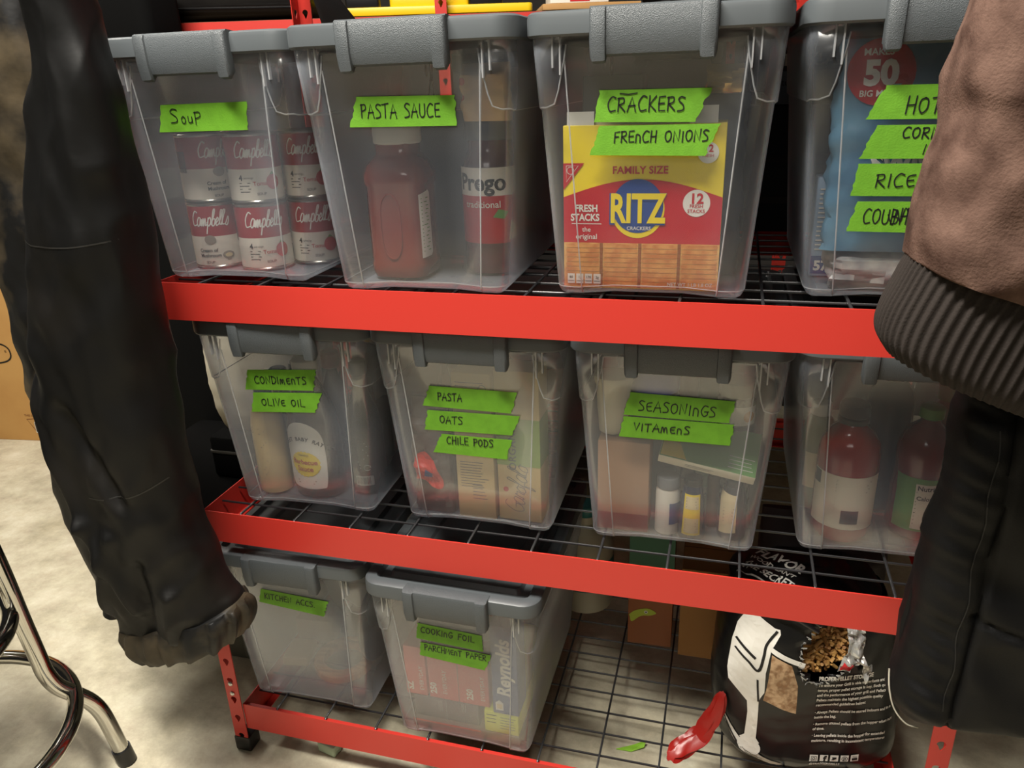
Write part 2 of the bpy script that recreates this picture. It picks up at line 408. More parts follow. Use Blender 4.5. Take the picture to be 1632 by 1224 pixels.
# ------------------------------------------------------------------ storage bins
HT = .314
def tub_mesh():
    g = G(); cols = []
    fx = [.099, .094, .0885, .0855, .083, .045, 0]
    zl = {.099: .238, .094: .252, .0885: .275, .0855: .287, .083: .303, .045: .303, 0: .303}
    fs = [-a for a in fx]+fx[-2::-1]
    def pos(kind, a, z, off):
        k = z/HT; wdt = .119+.023*k; yf = -.018*k; yb = .36+.024*k; c = .02
        if kind == 'f': return (a*(wdt-c)/.099, yf-off, z)
        if kind == 'b': return (a*(wdt-c)/.099, yb+off, z)
        if kind == 's':
            sx, fr = a; return (sx*(wdt+off), yf+c+(yb-yf-2*c)*fr, z)
        if kind == 'c':
            sx, sy, q = a; ang = q*pi/2
            x = wdt-c+c*math.pow(sin(ang), .8)+off*sin(ang)*.8; yy = c*math.pow(cos(ang), .8)+off*cos(ang)*.8
            return (sx*x, (yf+c-yy) if sy < 0 else (yb-c+yy), z)
    for a in fs: cols.append(('f', a, zl[abs(a)], -.0022 if abs(a) <= .0835 else 0, .0035 if abs(a) < .07 else 0))
    for q in (.3, .5, .7): cols.append(('c', (1, -1, q), .234, 0, 0))
    for fr in (0, .04, .25, .5, .75, .96, 1): cols.append(('s', (1, fr), .232, 0, 0))
    for q in (.7, .5, .3): cols.append(('c', (1, 1, q), .234, 0, 0))
    for a in reversed(fs): cols.append(('b', a, zl[abs(a)], -.0022 if abs(a) <= .0835 else 0, .0035 if abs(a) < .07 else 0))
    for q in (.3, .5, .7): cols.append(('c', (-1, 1, q), .234, 0, 0))
    for fr in (1, .96, .75, .5, .25, .04, 0): cols.append(('s', (-1, fr), .232, 0, 0))
    for q in (.7, .5, .3): cols.append(('c', (-1, -1, q), .234, 0, 0))
    def lv(c):
        z = c[2]; return [(c[4], -.010), (c[4]+.003, -.004), (c[4]+.010, 0), (.09, 0), (.17, 0), (z-.0015, 0), (z+.0015, .0032), ((z+HT)/2, .0032), (HT-.001, .0032)]
    rings = []
    for i in range(9):
        ring = []
        for c in cols:
            z, off = lv(c)[i]; ring.append(pos(c[0], c[1], z, off+c[3]))
        rings.append(ring)
    base = [(x*.93, .18+(y-.18)*.95, .004) for x, y, z in rings[0]]
    g.loft([base]+rings, cap0=True, cap1=False)
    tub = g
    r = G()
    n = len(cols)
    line = [Vector(rings[5][i]).lerp(Vector(rings[6][i]), .5) for i in range(n)]
    segs = []
    # collar edge: from the front right crease round the sides to the left crease
    i0 = 9; 
    front_hi = [i for i, c in enumerate(cols) if c[0] == 'f' and abs(c[1]) <= .0835]
    back_hi = [i for i, c in enumerate(cols) if c[0] == 'b' and abs(c[1]) <= .0835]
    a = max(front_hi)+1; b = min(back_hi)-1
    r.tube(line[a-1:b+2], .0010, 5)
    a = max(back_hi)+1
    r.tube(line[a-1:]+line[:min(front_hi)+1], .0010, 5)
    for i, c in enumerate(cols):
        if c[0] in 'fb' and abs(abs(c[1])-.0855) < 1e-4:
            r.tube([rings[j][i] for j in range(1, 6)], .0010, 5)
    for sx in (-1, 1):                      # small fins under the rim
        for y in (-.0205, .387):
            for dx in (0, .009):
                r.box(sx*(.108+dx)-.0009, sx*(.108+dx)+.0009, y-.002, y+.004, .270+(.008 if dx else 0), .311)
    r.tube([rings[2][i] for i in range(n)]+[rings[2][0]], .0006, 5)
    return tub, r
_t, _r = tub_mesh()
def rr_ring(cx, cy, hx, hy, r, z, n=5):
    out = []
    for sx, sy, a0 in ((1, 1, 0), (-1, 1, pi/2), (-1, -1, pi), (1, -1, 1.5*pi)):
        for i in range(n+1):
            a = a0+i*pi/2/n; out.append((cx+sx*(hx-r)+r*cos(a), cy+sy*(hy-r)+r*sin(a), z))
    return out
def lid_mesh():
    g = G(); cy, hx, hy = .183, .1508, .213
    R = lambda ins, z: rr_ring(0, cy, hx-ins, hy-ins, max(.030-ins, .008), z)
    g.loft([R(.010, .311), R(.0022, .311), R(.0, .3135), R(0, .331), R(.0012, .3360), R(.005, .3385), R(.020, .3385), R(.024, .330), R(.036, .330),
            R(.041, .337), R(.066, .337), R(.070, .3325)], True, True)
    return g
def latch_mesh(s):
    """front clamp; s=-1 front, +1 rear"""
    g = G(); yo = -.030 if s < 0 else .396
    def prof(x, out):
        p = [(.014, .3390), (-.004, .3405), (-.0080-out, .3385), (-.0100-out, .334), (-.0092-out, .302), (-.0060-out, .290-out*2.2), (-.0015, .2875-out*2.2), (.0035, .289), (.0025, .306), (.0015, .336)]
        return [(x, yo+(a if s < 0 else -a), b) for a, b in p]
    xs = [(-.0705, -.001), (-.0695, .0015), (-.067, .0032), (-.0545, .0032), (-.0525, .0026), (-.0515, .0), (.0515, .0), (.0525, .0026), (.0545, .0032), (.067, .0032), (.0695, .0015), (.0705, -.001)]
    g.loft([prof(x, o) for x, o in xs]); return g
_l, _lf, _lb = lid_mesh(), latch_mesh(-1), latch_mesh(1)
FY = lambda z: -.018*z/HT+.0022-.0022       # front face of the tub (panel)
def fpanel(e): return lambda a, b: (a, -.018*b/HT+.0022-e, b)
BIN = {'t1': (-.0314, .0307, .002, ZT), 't2': (.2799, .0021, .014, ZT), 't3': (.5859, .021, .0079, ZT), 't4': (.8969, .0488, .0093, ZT),
       'm1': (.0235, .0471, .032, ZM), 'm2': (.3235, .054, .005, ZM), 'm3': (.6265, .0637, .007, ZM), 'm4': (.9300, .0951, .012, ZM),
       'b1': (-.0247, .037, .0205, ZB), 'b2': (.2877, .0117, -.0098, ZB)}
TAPES = [
('t1','Soup',[(-0.0662,0.2508),(0.0716,0.2519),(0.0661,0.2152),(-0.0778,0.2144)],(-.052,.022,.60)),
('t2','PASTA SAUCE',[(-0.0618,0.2536),(0.0692,0.252),(0.0684,0.2164),(-0.0755,0.2171)],(-.058,.228,.108)),
('t3','CRACKERS',[(-0.0629,0.2517),(0.0665,0.2507),(0.0496,0.2138),(-0.0692,0.216)],(-.053,.227,.092)),
('t3','FREnCH ONIONS',[(-0.0624,0.2116),(0.0789,0.2115),(0.0629,0.1755),(-0.0745,0.1778)],(-.045,.192,.112)),
('t4','HOT C',[(-0.0577,0.247),(0.066,0.2459),(0.060,0.2098),(-0.0748,0.2112)],(-.035,.217,.062)),
('t4','CORN',[(-0.0613,0.2049),(0.065,0.2039),(0.058,0.1674),(-0.0767,0.168)],(-.034,.190,.040)),
('t4','RICe',[(-0.076,0.1625),(0.055,0.162),(0.050,0.125),(-0.0802,0.1256)],(-.055,.136,.044)),
('t4','COUBH',[(-0.0712,0.1191),(0.055,0.1193),(0.050,0.0822),(-0.0792,0.0836)],(-.063,.093,.050)),
('m1','CONDImenTS',[(-0.0639,0.2521),(0.0561,0.2585),(0.0458,0.2221),(-0.0758,0.2168)],(-.055,.229,.093)),
('m1','OLIVe OIL',[(-0.0619,0.2125),(0.0601,0.2189),(0.0427,0.1836),(-0.0721,0.1771)],(-.050,.190,.078)),
('m2','PASTA',[(-0.0601,0.2433),(0.0765,0.2419),(0.0661,0.207),(-0.0737,0.2092)],(-.048,.221,.040)),
('m2','OATS',[(-0.066,0.2023),(0.0792,0.2036),(0.0656,0.1706),(-0.0749,0.1681)],(-.048,.182,.038)),
('m2','CHILE PODS',[(-0.0478,0.1626),(0.0652,0.1622),(0.0548,0.1277),(-0.0646,0.1291)],(-.040,.147,.076)),
('m3','SeASONInGS',[(-0.0635,0.252),(0.0794,0.2482),(0.0734,0.2144),(-0.0732,0.2161)],(-.052,.224,.108)),
('m3','VITAmenS',[(-0.0726,0.2131),(0.08,0.2126),(0.0757,0.1793),(-0.079,0.1801)],(-.058,.192,.080)),
('b1','KITCHEN ACCS.',[(-0.0575,0.2607),(0.0723,0.252),(0.0587,0.2166),(-0.0687,0.23)],(-.054,.240,.100)),
('b2','COOKInG FOIL',[(-0.0613,0.26),(0.052,0.2549),(0.0518,0.2212),(-0.065,0.2264)],(-.056,.241,.095)),
('b2','PARCHMenT PAPER',[(-0.0604,0.2189),(0.0651,0.2166),(0.0521,0.1811),(-0.0625,0.1901)],(-.053,.204,.110)),
]
BLAB = {'t1': 'clear bin on the top shelf labelled SOUP on green tape', 't2': 'clear bin on the top shelf labelled PASTA SAUCE on green tape',
 't3': 'clear bin on the top shelf labelled CRACKERS and FRENCH ONIONS', 't4': 'clear bin with four green tapes, partly behind the brown sleeve',
 'm1': 'clear bin on the middle shelf labelled CONDIMENTS and OLIVE OIL', 'm2': 'clear bin on the middle shelf labelled PASTA, OATS and CHILE PODS',
 'm3': 'clear bin on the middle shelf labelled SEASONINGS and VITAMENS', 'm4': 'clear bin without tape holding red bottles, beside the black jacket',
 'b1': 'clear bin on the bottom shelf labelled KITCHEN ACCS.', 'b2': 'clear bin on the bottom shelf labelled COOKING FOIL and PARCHMENT PAPER'}
first = {}
ROOT = {}
for k, (bx, by, bz, zz) in BIN.items():
    t = thing('storage_bin', BLAB[k], 'storage bin', (bx, by, zz+.0002), bz, 'grey-lidded clear bins on the red rack'); ROOT[k] = t
    if not first:
        o = _t.build('tub', TUB, t, smooth=50); solidify(o, .0014, 0); first['tub'] = o
        o2 = _r.build('rim_edge', RIBM, t, smooth=60); o2['label'] = 'thick milky edge lines of the tub'; first['rim_edge'] = o2
        first['lid'] = _l.build('lid', LIDM, t, smooth=35)
        first['latch'] = _lf.build('latch', LATM, t, smooth=35); first['latch_b'] = _lb.build('latch', LATM, t, smooth=35)
    else:
        for q in first.values():
            c = q.copy(); COL.objects.link(c); c.parent = t
def torn(c, rnd):
    (ax, az), (bx, bz), (cx, cz), (dx, dz) = c; out = [(ax, az), (bx, bz)]
    n = 9
    for i in range(1, n):
        t = i/n; out.append((bx+(cx-bx)*t+rnd.uniform(-.0022, .0015), bz+(cz-bz)*t))
    out += [(cx, cz), (dx, dz)]
    for i in range(1, n):
        t = i/n; out.append((dx+(ax-dx)*t+rnd.uniform(-.0012, .0018), dz+(az-dz)*t))
    return out
for i, (k, wtxt, c, (hx, hz, hw)) in enumerate(TAPES):
    rnd = random.Random(i); g = G(); g.shape(torn(c, rnd), fpanel(.0014 if i % 2 else .0011), .03)
    tp = g.build('tape_strip', TAPEM, ROOT[k], smooth=None); 
    for p in tp.data.polygons: pass
    solidify(tp, .0003, 0); tp['label'] = 'green tape strip handwritten '+(wtxt.upper() if wtxt != 'COUBH' else 'COUGH with a scribble')
    g = G(); f = fpanel(.0020); slope = math.atan2(c[1][1]-c[0][1], c[1][0]-c[0][0])*.8; ht = .0165
    if wtxt == 'Soup':
        hand(g, 'S', -.055, .2265, .018, f, total=.0155, wd=.0014); hand(g, '@u', -.037, .2262, .014, f, total=.021, wd=.0014)
        hand(g, 'P', -.0155, .2235, .017, f, wd=.0014)
    else:
        if wtxt in ('CORN', 'OATS', 'PASTA', 'CHILE PODS', 'RICe', 'OLIVe OIL', 'CONDImenTS', 'VITAmenS'): ht = .0125
        if k in ('b1', 'b2'): ht = .0125
        if wtxt == 'RICe': ht = .0155
        if k == 't3': ht = .0165 if wtxt == 'CRACKERS' else .013
        if wtxt in ('HOT C', 'COUBH'): ht = .018
        hand(g, wtxt, hx, hz, ht, f, total=hw, rot=slope, wd=.0016)
        if wtxt == 'CRACKERS': g.ribbon([(-.038, .2475), (-.028, .2462), (-.018, .2475)], .0013, f)
        if wtxt == 'CORN': hand(g, 'M', -.010, .173, .0125, f, wd=.0013)
        if wtxt == 'COUBH': g.ribbon(spl([(-.036, .104), (-.030, .092), (-.027, .110), (-.022, .095), (-.018, .112), (-.012, .098)]), .0014, f)
    g.build('handwriting', INK, tp, smooth=None)

# ------------------------------------------------------------------ things inside the bins
def inb(k, x, y, z=.0065, rz=0.):
    bx, by, ba, zz = BIN[k]; c, s = cos(ba), sin(ba)
    return (bx+x*c-y*s, by+x*s+y*c, zz+z), ba+rz
def it(k, x, y, z, name, label, cat, rz=0., group=None, rx=0., ry=0.):
    l, a = inb(k, x, y, z, rz); t = thing(name, label, cat, l, 0, group)
    t.rotation_euler = (rx, ry, a); return t
MUSH = mat('mushroom print', (150, 140, 128), .5); APPLE = mat('tomato print', (190, 30, 34), .4)
CANRED = mat('soup can red label', (158, 22, 36), .35); CANW = mat('soup can white label', (228, 222, 208), .4)
CANM = mat('tin plate', (175, 172, 165), .25, .9)
def soup_can(k, x, y, z, rz, label, kind, grp='soup cans in the SOUP bin'):
    t = it(k, x, y, z, 'soup_can', label, 'soup can', rz, grp); R_, Hc = .0405, .1005
    g = G(); g.lathe([(.036, .0015), (.0385, 0), (.0405, .0012), (.0405, .003), (.0392, .005)], 36, cap1=False)
    g.m = 0; g.lathe([(.0392, Hc-.005), (.0405, Hc-.003), (.0405, Hc-.001), (.039, Hc), (.037, Hc-.003), (.01, Hc-.003)], 36, cap0=False); g.build('can_body', CANM, t)
    g = G(); g.lathe([(.0392, .0045), (.0397, .005), (.0397, .050)], 36, cap0=False, cap1=False)
    g.m = 1; g.lathe([(.0397, .050), (.0397, Hc-.005), (.0392, Hc-.0045)], 36, cap0=False, cap1=False)
    lb = g.build('paper_label', [CANW, CANRED], t)
    f = cyl(0, 0, .0397, .0006)
    g = G(); hand(g, "Cawpbjll's", -.027, .066, .024, f, wd=.0017, total=.058, slant=.35, jit=.0, space=.0)
    if kind == 'tomato':
        g.m = 1; g.shape(circ(.026, .030, .0105, 20, 1, 1.05), f, .008)
        g.m = 3; g.shape([(.026, .045), (.021, .0395), (.026, .041), (.032, .0395)], f)
        g.m = 1; g.text('Tomato', -.004, .026, .0085, f, .01, 'LEFT'); g.m = 2; g.text('SOUP', .0, .012, .0055, f, .01)
        g.text('4', -.024, .034, .011, f, .03); g.text('servings', -.017, .036, .0045, f)
        for i in range(4): g.ribbon([(-.024, .030-.0042*i), (-.008-.002*(i % 2), .030-.0042*i)], .0011, f)
    else:
        g.m = 2; g.text('Cream of', -.020, .026, .0075, f, .02); g.text('Mushroom', -.020, .018, .0075, f, .02); g.text('SOUP', -.012, .008, .0055, f, .01)
        g.m = 3; g.shape(circ(.0, .045, .009, 16, 1, .8), f, .008); g.shape(circ(.024, .020, .009, 16, 1, .7), f, .008)
        g.shape([(.021, .012), (.027, .012), (.028, .022), (.020, .022)], f, .008); g.m = 4; g.shape(circ(.024, .020, .0055, 16, 1, .6), lambda a, b: cyl(0, 0, .0397, .0011)(a, b), .008)
    # barcode and small print on the reverse
    g.m = 2
    for i in range(14): g.ribbon([(-.070+.0016*i, .045), (-.070+.0016*i, .075)], .0007 if i % 3 else .0011, f)
    for i in range(12): g.ribbon([(.062, .085-.006*i), (.062+.016+.003*(i % 3), .085-.006*i)], .0012, f)
    g.build('label_print', [WHITE, APPLE, DKP, MUSH, CREAM] if kind != 'tomato' else [WHITE, APPLE, DKP, GRNP, CREAM], lb, smooth=None)
    return t
soup_can('t1', -.076, .078, .0065, .30, 'lower mushroom soup can standing at the left of the SOUP bin', 'mushroom')
soup_can('t1', -.076, .078, .108, 1.05, 'upper soup can at the left, turned so its barcode shows', 'mushroom')
soup_can('t1', .012, .072, .0065, .55, 'lower front tomato soup can in the SOUP bin', 'tomato')
soup_can('t1', .012, .072, .108, .55, 'upper front tomato soup can in the SOUP bin', 'tomato')
soup_can('t1', .0735, .126, .0065, .35, 'lower tomato soup can further back against the right wall of the bin', 'tomato')
soup_can('t1', .0735, .126, .108, .35, 'upper tomato soup can further back against the right wall of the bin', 'tomato')
soup_can('t1', -.072, .215, .0065, .35, 'soup can at the rear left of the SOUP bin', 'mushroom')

def carton(k, x, y, z, sx, sy, sz, name, label, cat, m, rz=0., r=.0015, **kw):
    t = it(k, x, y, z, name, label, cat, rz, **kw); g = G(); g.rbox(-sx/2, sx/2, 0, sy, 0, sz, r); g.build('carton_body', m, t); return t
def lines(g, x0, x1, z0, n, dz, wd, f, jit=.15, seed=1):
    rnd = random.Random(seed)
    for i in range(n): g.ribbon([(x0, z0-i*dz), (x0+(x1-x0)*(1-rnd.random()*jit), z0-i*dz)], wd, f)
def bottle(k, x, y, z, prof, m, name, label, cat, cap=None, rz=0., sx=1, sy=1, sq=0, n=32, **kw):
    t = it(k, x, y, z, name, label, cat, rz, **kw); g = G(); g.lathe(prof, n, sx=sx, sy=sy, sq=sq); b = g.build('bottle_body', m, t, smooth=50)
    if cap:
        cp, cm = cap; c = G(); c.lathe(cp, 28); o = c.build('cap', cm, t, smooth=40)
    return t, g
# PASTA SAUCE bin
SAUCE = mat('tomato sauce in glass', (126, 52, 42), .14, coat=.6); SAUCED = mat('dark tomato sauce', (84, 26, 24), .15, coat=.5)
t, bg = bottle('t2', -.050, .078, .0065, [(.030, 0), (.040, .003), (.043, .012), (.043, .022), (.0415, .026), (.0415, .128), (.044, .133), (.044, .143), (.040, .156), (.030, .168), (.027, .172), (.027, .186)], SAUCE,
   'sauce_jar', 'squarish jar of red pasta sauce with an off-white cap', 'sauce jar', ([(.031, .184), (.0335, .186), (.0335, .205), (.0315, .2075), (.01, .2075)], WHITEP), rz=-.06, sq=2.2, n=48)
f = wrap(bg, .001); g = G(); g.tube([Vector(f(a, b))+Vector((0, .0006, 0)) for a, b in [(.0155*sin(q)*1.0, .075+.045*math.copysign(abs(cos(q))**.6, cos(q))) for q in [i*2*pi/28 for i in range(29)]]], .0015, 6)
g.build('moulded_oval', SAUCE, t)
g = G(); fr = lambda a, b: (.0418*1.0, a, b)
bgv = BVHTree.FromPolygons(bg.v, bg.f)
def side(sx, e=.0008):
    def fn(a, b):
        h = bgv.ray_cast(Vector((sx, a, b)), Vector((-sx, 0, 0))); p = h[0] or Vector((0, a, b)); return (p.x+sx*e, p.y, p.z)
    return fn
g.shape([(-.030, .030), (-.004, .030), (.0, .034), (.0, .118), (-.004, .122), (-.030, .118)], side(1), .01); g.m = 1
for i in range(15): g.ribbon([(-.026, .112-.0052*i), (-.007-.004*(i % 3 == 1), .112-.0052*i)], .0011, side(1, .0013))
g.build('back_label', [WHITE, GRNP], t, smooth=None)
g = G(); g.shape([(-.030, .028), (.03, .028), (.03, .118), (-.030, .118)], side(-1), .01); g.m = 1; g.shape([(-.030, .060), (-.012, .050), (-.016, .085), (-.030, .09)], side(-1, .0013), .01)
g.m = 2; g.shape(circ(-.014, .045, .009, 14), side(-1, .0014), .01); g.text('RA', .0, .1, .02, lambda a, b: side(-1, .0014)(-a, b), .02)
g.build('front_label', [REDP, YELP, APPLE], t, smooth=None)
t, bg = bottle('t2', .072, .118, .0065, [(.034, 0), (.040, .003), (.0415, .010), (.0415, .135), (.040, .150), (.034, .166), (.031, .172), (.031, .186)], SAUCED,
   'sauce_jar', 'round jar of dark pasta sauce with a white and red front label', 'sauce jar', ([(.0345, .185), (.036, .187), (.036, .207), (.034, .2095), (.008, .2095)], mat('dark metal lid', (58, 60, 66), .35)))
f = cyl(0, 0, .0415, .0006); f2 = cyl(0, 0, .0415, .0011); f3 = cyl(0, 0, .0415, .0016); g = G()
rot = .012
g.shape([(-.052, .112), (.050, .112), (.050, .150), (-.052, .150)], f, .006); g.m = 1; g.shape([(-.052, .046), (.050, .046), (.050, .112), (-.052, .112)], f, .006)
g.m = 2; g.text('Prego', -.041, .120, .031, f2, .03, shear=0); g.m = 0; g.text('traditional', -.030, .096, .013, f2, .01)
g.m = 3; g.shape(circ(.020, .066, .017, 20), f2, .006); g.shape(circ(-.012, .062, .015, 20), f2, .006); g.shape(circ(.002, .074, .012, 20), f2, .006)
g.m = 4; g.shape([(.012, .083), (.020, .094), (.034, .090), (.028, .080)], f3, .006); g.m = 5; g.shape([(.034, .050), (.048, .052), (.047, .070), (.038, .078)], f3, .006)
g.build('front_label', [WHITE, REDP, DKP, APPLE, GRNP, CREAM], t, smooth=None)
def crumple(g, sx, sy, sz, seed, amp=.12, nu=28, nv=20, pinch=True, fz=1.):
    rings = []
    for j in range(nv+1):
        v = j/nv; prof = math.sin(pi*(.08+.84*v))**.35 if pinch else 1.
        ring = []
        for i in range(nu):
            a = 2*pi*i/nu; q = (abs(cos(a))**4+abs(sin(a))**4)**(-.25)
            x, y = q*cos(a)*sx/2, q*sin(a)*sy/2*prof*(1 if v < .8 else (1-(v-.8)*4) if v < 1 else .2)
            n1 = noise.noise(Vector((x*40+seed*7, y*40, v*sz*40*fz+seed)))
            n2 = noise.noise(Vector((x*110+seed*3, y*110, v*sz*110*fz)))
            k = 1+amp*n1+amp*.5*n2
            ring.append((x*(.94+.06*prof)*(1+.3*(k-1)), y*k, v*sz))
        rings.append(ring)
    return g.loft(rings)
t = it('t2', .080, .085, .217, 'paper_packet', 'crumpled tan paper packet lying on top of the dark sauce jar', 'packet', -.2)
g = G(); crumple(g, .070, .036, .072, 3, .35); o = g.build('packet_body', mat('tan paper', (206, 170, 122), .75, bump=.2, bscale=50), t, smooth=40)
g = G(); f = wrap(crumple(G(), .070, .036, .072, 3, .35)); g.shape(circ(-.028, .050, .005, 10), f); g.shape(circ(-.030, .030, .004, 10), f); g.build('printed_mark', REDP, t, smooth=None)
t = it('t2', -.01, .20, .0065, 'pasta_box', 'grey carton standing at the back of the PASTA SAUCE bin', 'box', 0); g = G(); g.rbox(-.085, .085, 0, .06, 0, .22, .002); g.build('carton_body', mat('grey blue carton', (88, 90, 100), .6), t)
# CRACKERS bin
RY = mat('cracker box yellow', (246, 220, 40), .4); RR = mat('cracker box red', (198, 20, 40), .4); RB = mat('cracker box blue', (20, 70, 150), .4); CRK = mat('cracker print', (222, 150, 76), .5, rgb2=(240, 190, 110), nscale=70)
t = it('t3', -.013, .012, .0065, 'cracker_box', 'yellow and red family size box of crackers filling the CRACKERS bin', 'cracker box')
g = G(); g.rbox(-.099, .099, 0, .068, 0, .205, .001); b = g.build('carton_body', RY, t)
F = lambda e: flat(0, e)
g = G(); pts = [(-.0988, .060), (.0988, .060)]+[(.0988-.1976*i/16, .118+.022*sin(pi*(1-i/16))) for i in range(17)]
g.shape(pts, F(.0004)); g.build('red_wave', RR, b, smooth=None)
g = G(); R0 = []
g.m = 0; g.shape([(-.0988, .002), (.0988, .002), (.0988, .060), (-.0988, .060)], F(.0004))
g.m = 1
for i in range(4):
    xc = -.074+.0495*i
    for j in range(9):
        z = .004+.0062*j; g.shape([(xc-.021, z), (xc+.021, z), (xc+.022, z+.002), (xc+.022, z+.0042), (xc+.021, z+.0052), (xc-.021, z+.0052), (xc-.022, z+.0042), (xc-.022, z+.002)], F(.0008))
g.m = 2
for i in range(3): g.shape([(-.0515+.0495*i, .002), (-.0475+.0495*i, .002), (-.0475+.0495*i, .060), (-.0515+.0495*i, .060)], F(.001))
g.build('cracker_picture', [CRK, mat('cracker stack print', (232, 164, 88), .5, rgb2=(205, 124, 58), nscale=60), mat('stack gap print', (150, 84, 36), .5)], b, smooth=None)
g = G(); g.m = 0; g.shape(circ(-.004, .103, .036, 40, .93, 1.0), F(.0008)); g.m = 1; g.shape(circ(-.004, .107, .0335, 40, .95, 1.0), F(.0012))
g.m = 1; g.text('RITZ', -.0055, .0865, .050, F(.0018), .055, 'CENTER', sxs=.66); g.m = 0; g.text('RITZ', -.0045, .0875, .050, F(.0022), .03, 'CENTER', sxs=.66)
g.m = 3; g.text('CRACKERS', -.002, .0775, .0062, F(.0018), .01, 'CENTER')
g.m = 2; g.text('FAMILY SIZE', -.002, .147, .0128, F(.001), .02, 'CENTER')
g.m = 3; g.text('FRESH', -.084, .100, .0122, F(.001), .03, sxs=.88); g.text('STACKS', -.0895, .0885, .0122, F(.001), .03, sxs=.86)
g.ribbon([(-.088, .0845), (-.050, .0845)], .0009, F(.001)); g.text('the', -.069, .0745, .0085, F(.001), .01, 'CENTER'); g.text('original', -.069, .065, .0095, F(.001), .01, 'CENTER')
g.shape(circ(.068, .111, .0165, 28), F(.001)); g.m = 2; g.text('12', .068, .111, .017, F(.0014), .03, 'CENTER'); g.text('FRESH', .068, .1055, .006, F(.0014), .01, 'CENTER'); g.text('STACKS', .068, .0995, .006, F(.0014), .01, 'CENTER')
g.m = 3; g.shape(circ(.079, .171, .0125, 24), F(.001)); g.m = 2; g.text('12', .079, .172, .012, F(.0014), .02, 'CENTER'); g.text('FRESH', .079, .166, .005, F(.0014), .0, 'CENTER')
g.m = 2; g.shape([(-.0988, .160), (-.072, .160), (-.0988, .127)], F(.001)); g.m = 3; g.ribbon([(-.095, .157), (-.0795, .157), (-.095, .137), (-.095, .157)], .0007, F(.0014)); g.tube([Vector(F(.0012)(a, b)) for a, b in spl(circ(-.0895, .151, .0045, 8))], .0004, 4)
g.m = 3
for i in range(4): g.shape([(-.094+.0115*i, .006), (-.0845+.0115*i, .006), (-.0845+.0115*i, .019), (-.094+.0115*i, .019)], F(.0014))
g.m = 4
for i in range(4): g.text(('80', '1g', '170', '2g')[i], -.0892+.0115*i, .013, .0046, F(.0018), .01, 'CENTER'); g.ribbon([(-.093+.0115*i, .0095), (-.0855+.0115*i, .0095)], .0006, F(.0018))
g.m = 3; g.text('NET WT 1 LB 1.8 OZ', .036, .006, .0062, F(.0014), .01)
g.build('front_print', [RY, RB, RR, WHITE, DKP], b, smooth=None)
g = G(); g.T = Matrix.Translation((0, .001, .205)); g.box(-.094, -.060, 0, .0006, 0, .016); g.box(-.060, .050, .008, .0086, 0, .013); g.box(.055, .088, 0, .0006, 0, .020)
g.build('open_flap', WHITE, t, smooth=0)
FOIL = mat('gold foil', (214, 178, 110), .25, .8)
t = it('t3', .045, .115, .0065, 'onion_bag', 'dark snack bag of fried onions with a gold foil top, behind the cracker box', 'bag'); g = G(); crumple(g, .13, .045, .235, 5, .3, 36, 30); g.build('bag_body', mat('dark snack bag', (66, 68, 78), .4), t, smooth=40)
g = G(); g.T = Matrix.Translation((.034, -.006, .236)); crumple(g, .046, .018, .034, 9, .8, 20, 12); g.build('foil_top', FOIL, t, smooth=20)
t = it('t3', -.05, .11, .0065, 'flat_box', 'plain grey carton behind the cracker box', 'box'); g = G(); g.rbox(-.055, .025, 0, .05, 0, .262, .002); g.build('carton_body', mat('warm grey carton', (120, 116, 110), .6), t)
# COCOA bin
t = it('t4', -.002, .030, .055, 'cocoa_pouch', 'blue pouch with a round red 50 badge behind the green tapes', 'pouch')
PB = mat('blue pouch film', (104, 150, 178), .35, rgb2=(70, 116, 150), nscale=14); bgp = G(); crumple(bgp, .205, .036, .242, 11, .3, 40, 30); bgp.build('pouch_body', PB, t, smooth=40)
f, f2, f3 = wrap(bgp, .0012), wrap(bgp, .002), wrap(bgp, .0028)
g = G(); g.m = 0; g.shape(circ(-.058, .206, .036, 30), f, .01); g.m = 1; g.text('50', -.058, .193, .036, f2, .05, 'CENTER'); g.text('MAKES', -.062, .224, .0105, f2, .02, 'CENTER'); g.text('BIG MUGS', -.058, .180, .0095, f2, .02, 'CENTER')
g.text('SWISS', -.058, .093, .036, f2, .05, sxs=.8); g.text('S', -.062, .118, .03, f2, .05)
g.build('front_print', [REDP, WHITE], t, smooth=None)
t = it('t4', .005, .040, .0065, 'rice_bag', 'crumpled clear plastic bag of white rice at the bottom of the bin', 'bag'); g = G(); crumple(g, .19, .055, .047, 13, .4, 40, 14); g.build('bag_body', mat('white rice in film', (200, 198, 190), .3, rgb2=(150, 150, 150), nscale=26, bump=.6, bscale=50), t, smooth=30)
t = it('t4', -.088, .085, .0065, 'drink_packet', 'narrow blue printed packet standing in the left corner of the bin', 'packet'); g = G(); g.rbox(-.02, .02, 0, .04, 0, .13, .003); g.build('packet_body', mat('pale blue packet', (150, 176, 205), .4), t)
g = G(); g.m = 0; g.shape([(-.019, .004), (.019, .004), (.019, .028), (-.019, .028)], flat(0, .0006)); g.m = 1; g.text('57', -.015, .009, .018, flat(0, .001), .04); lines(g, -.015, .015, .115, 14, .006, .0018, flat(0, .001)); g.build('front_print', [BLUEP, WHITE], t, smooth=None)
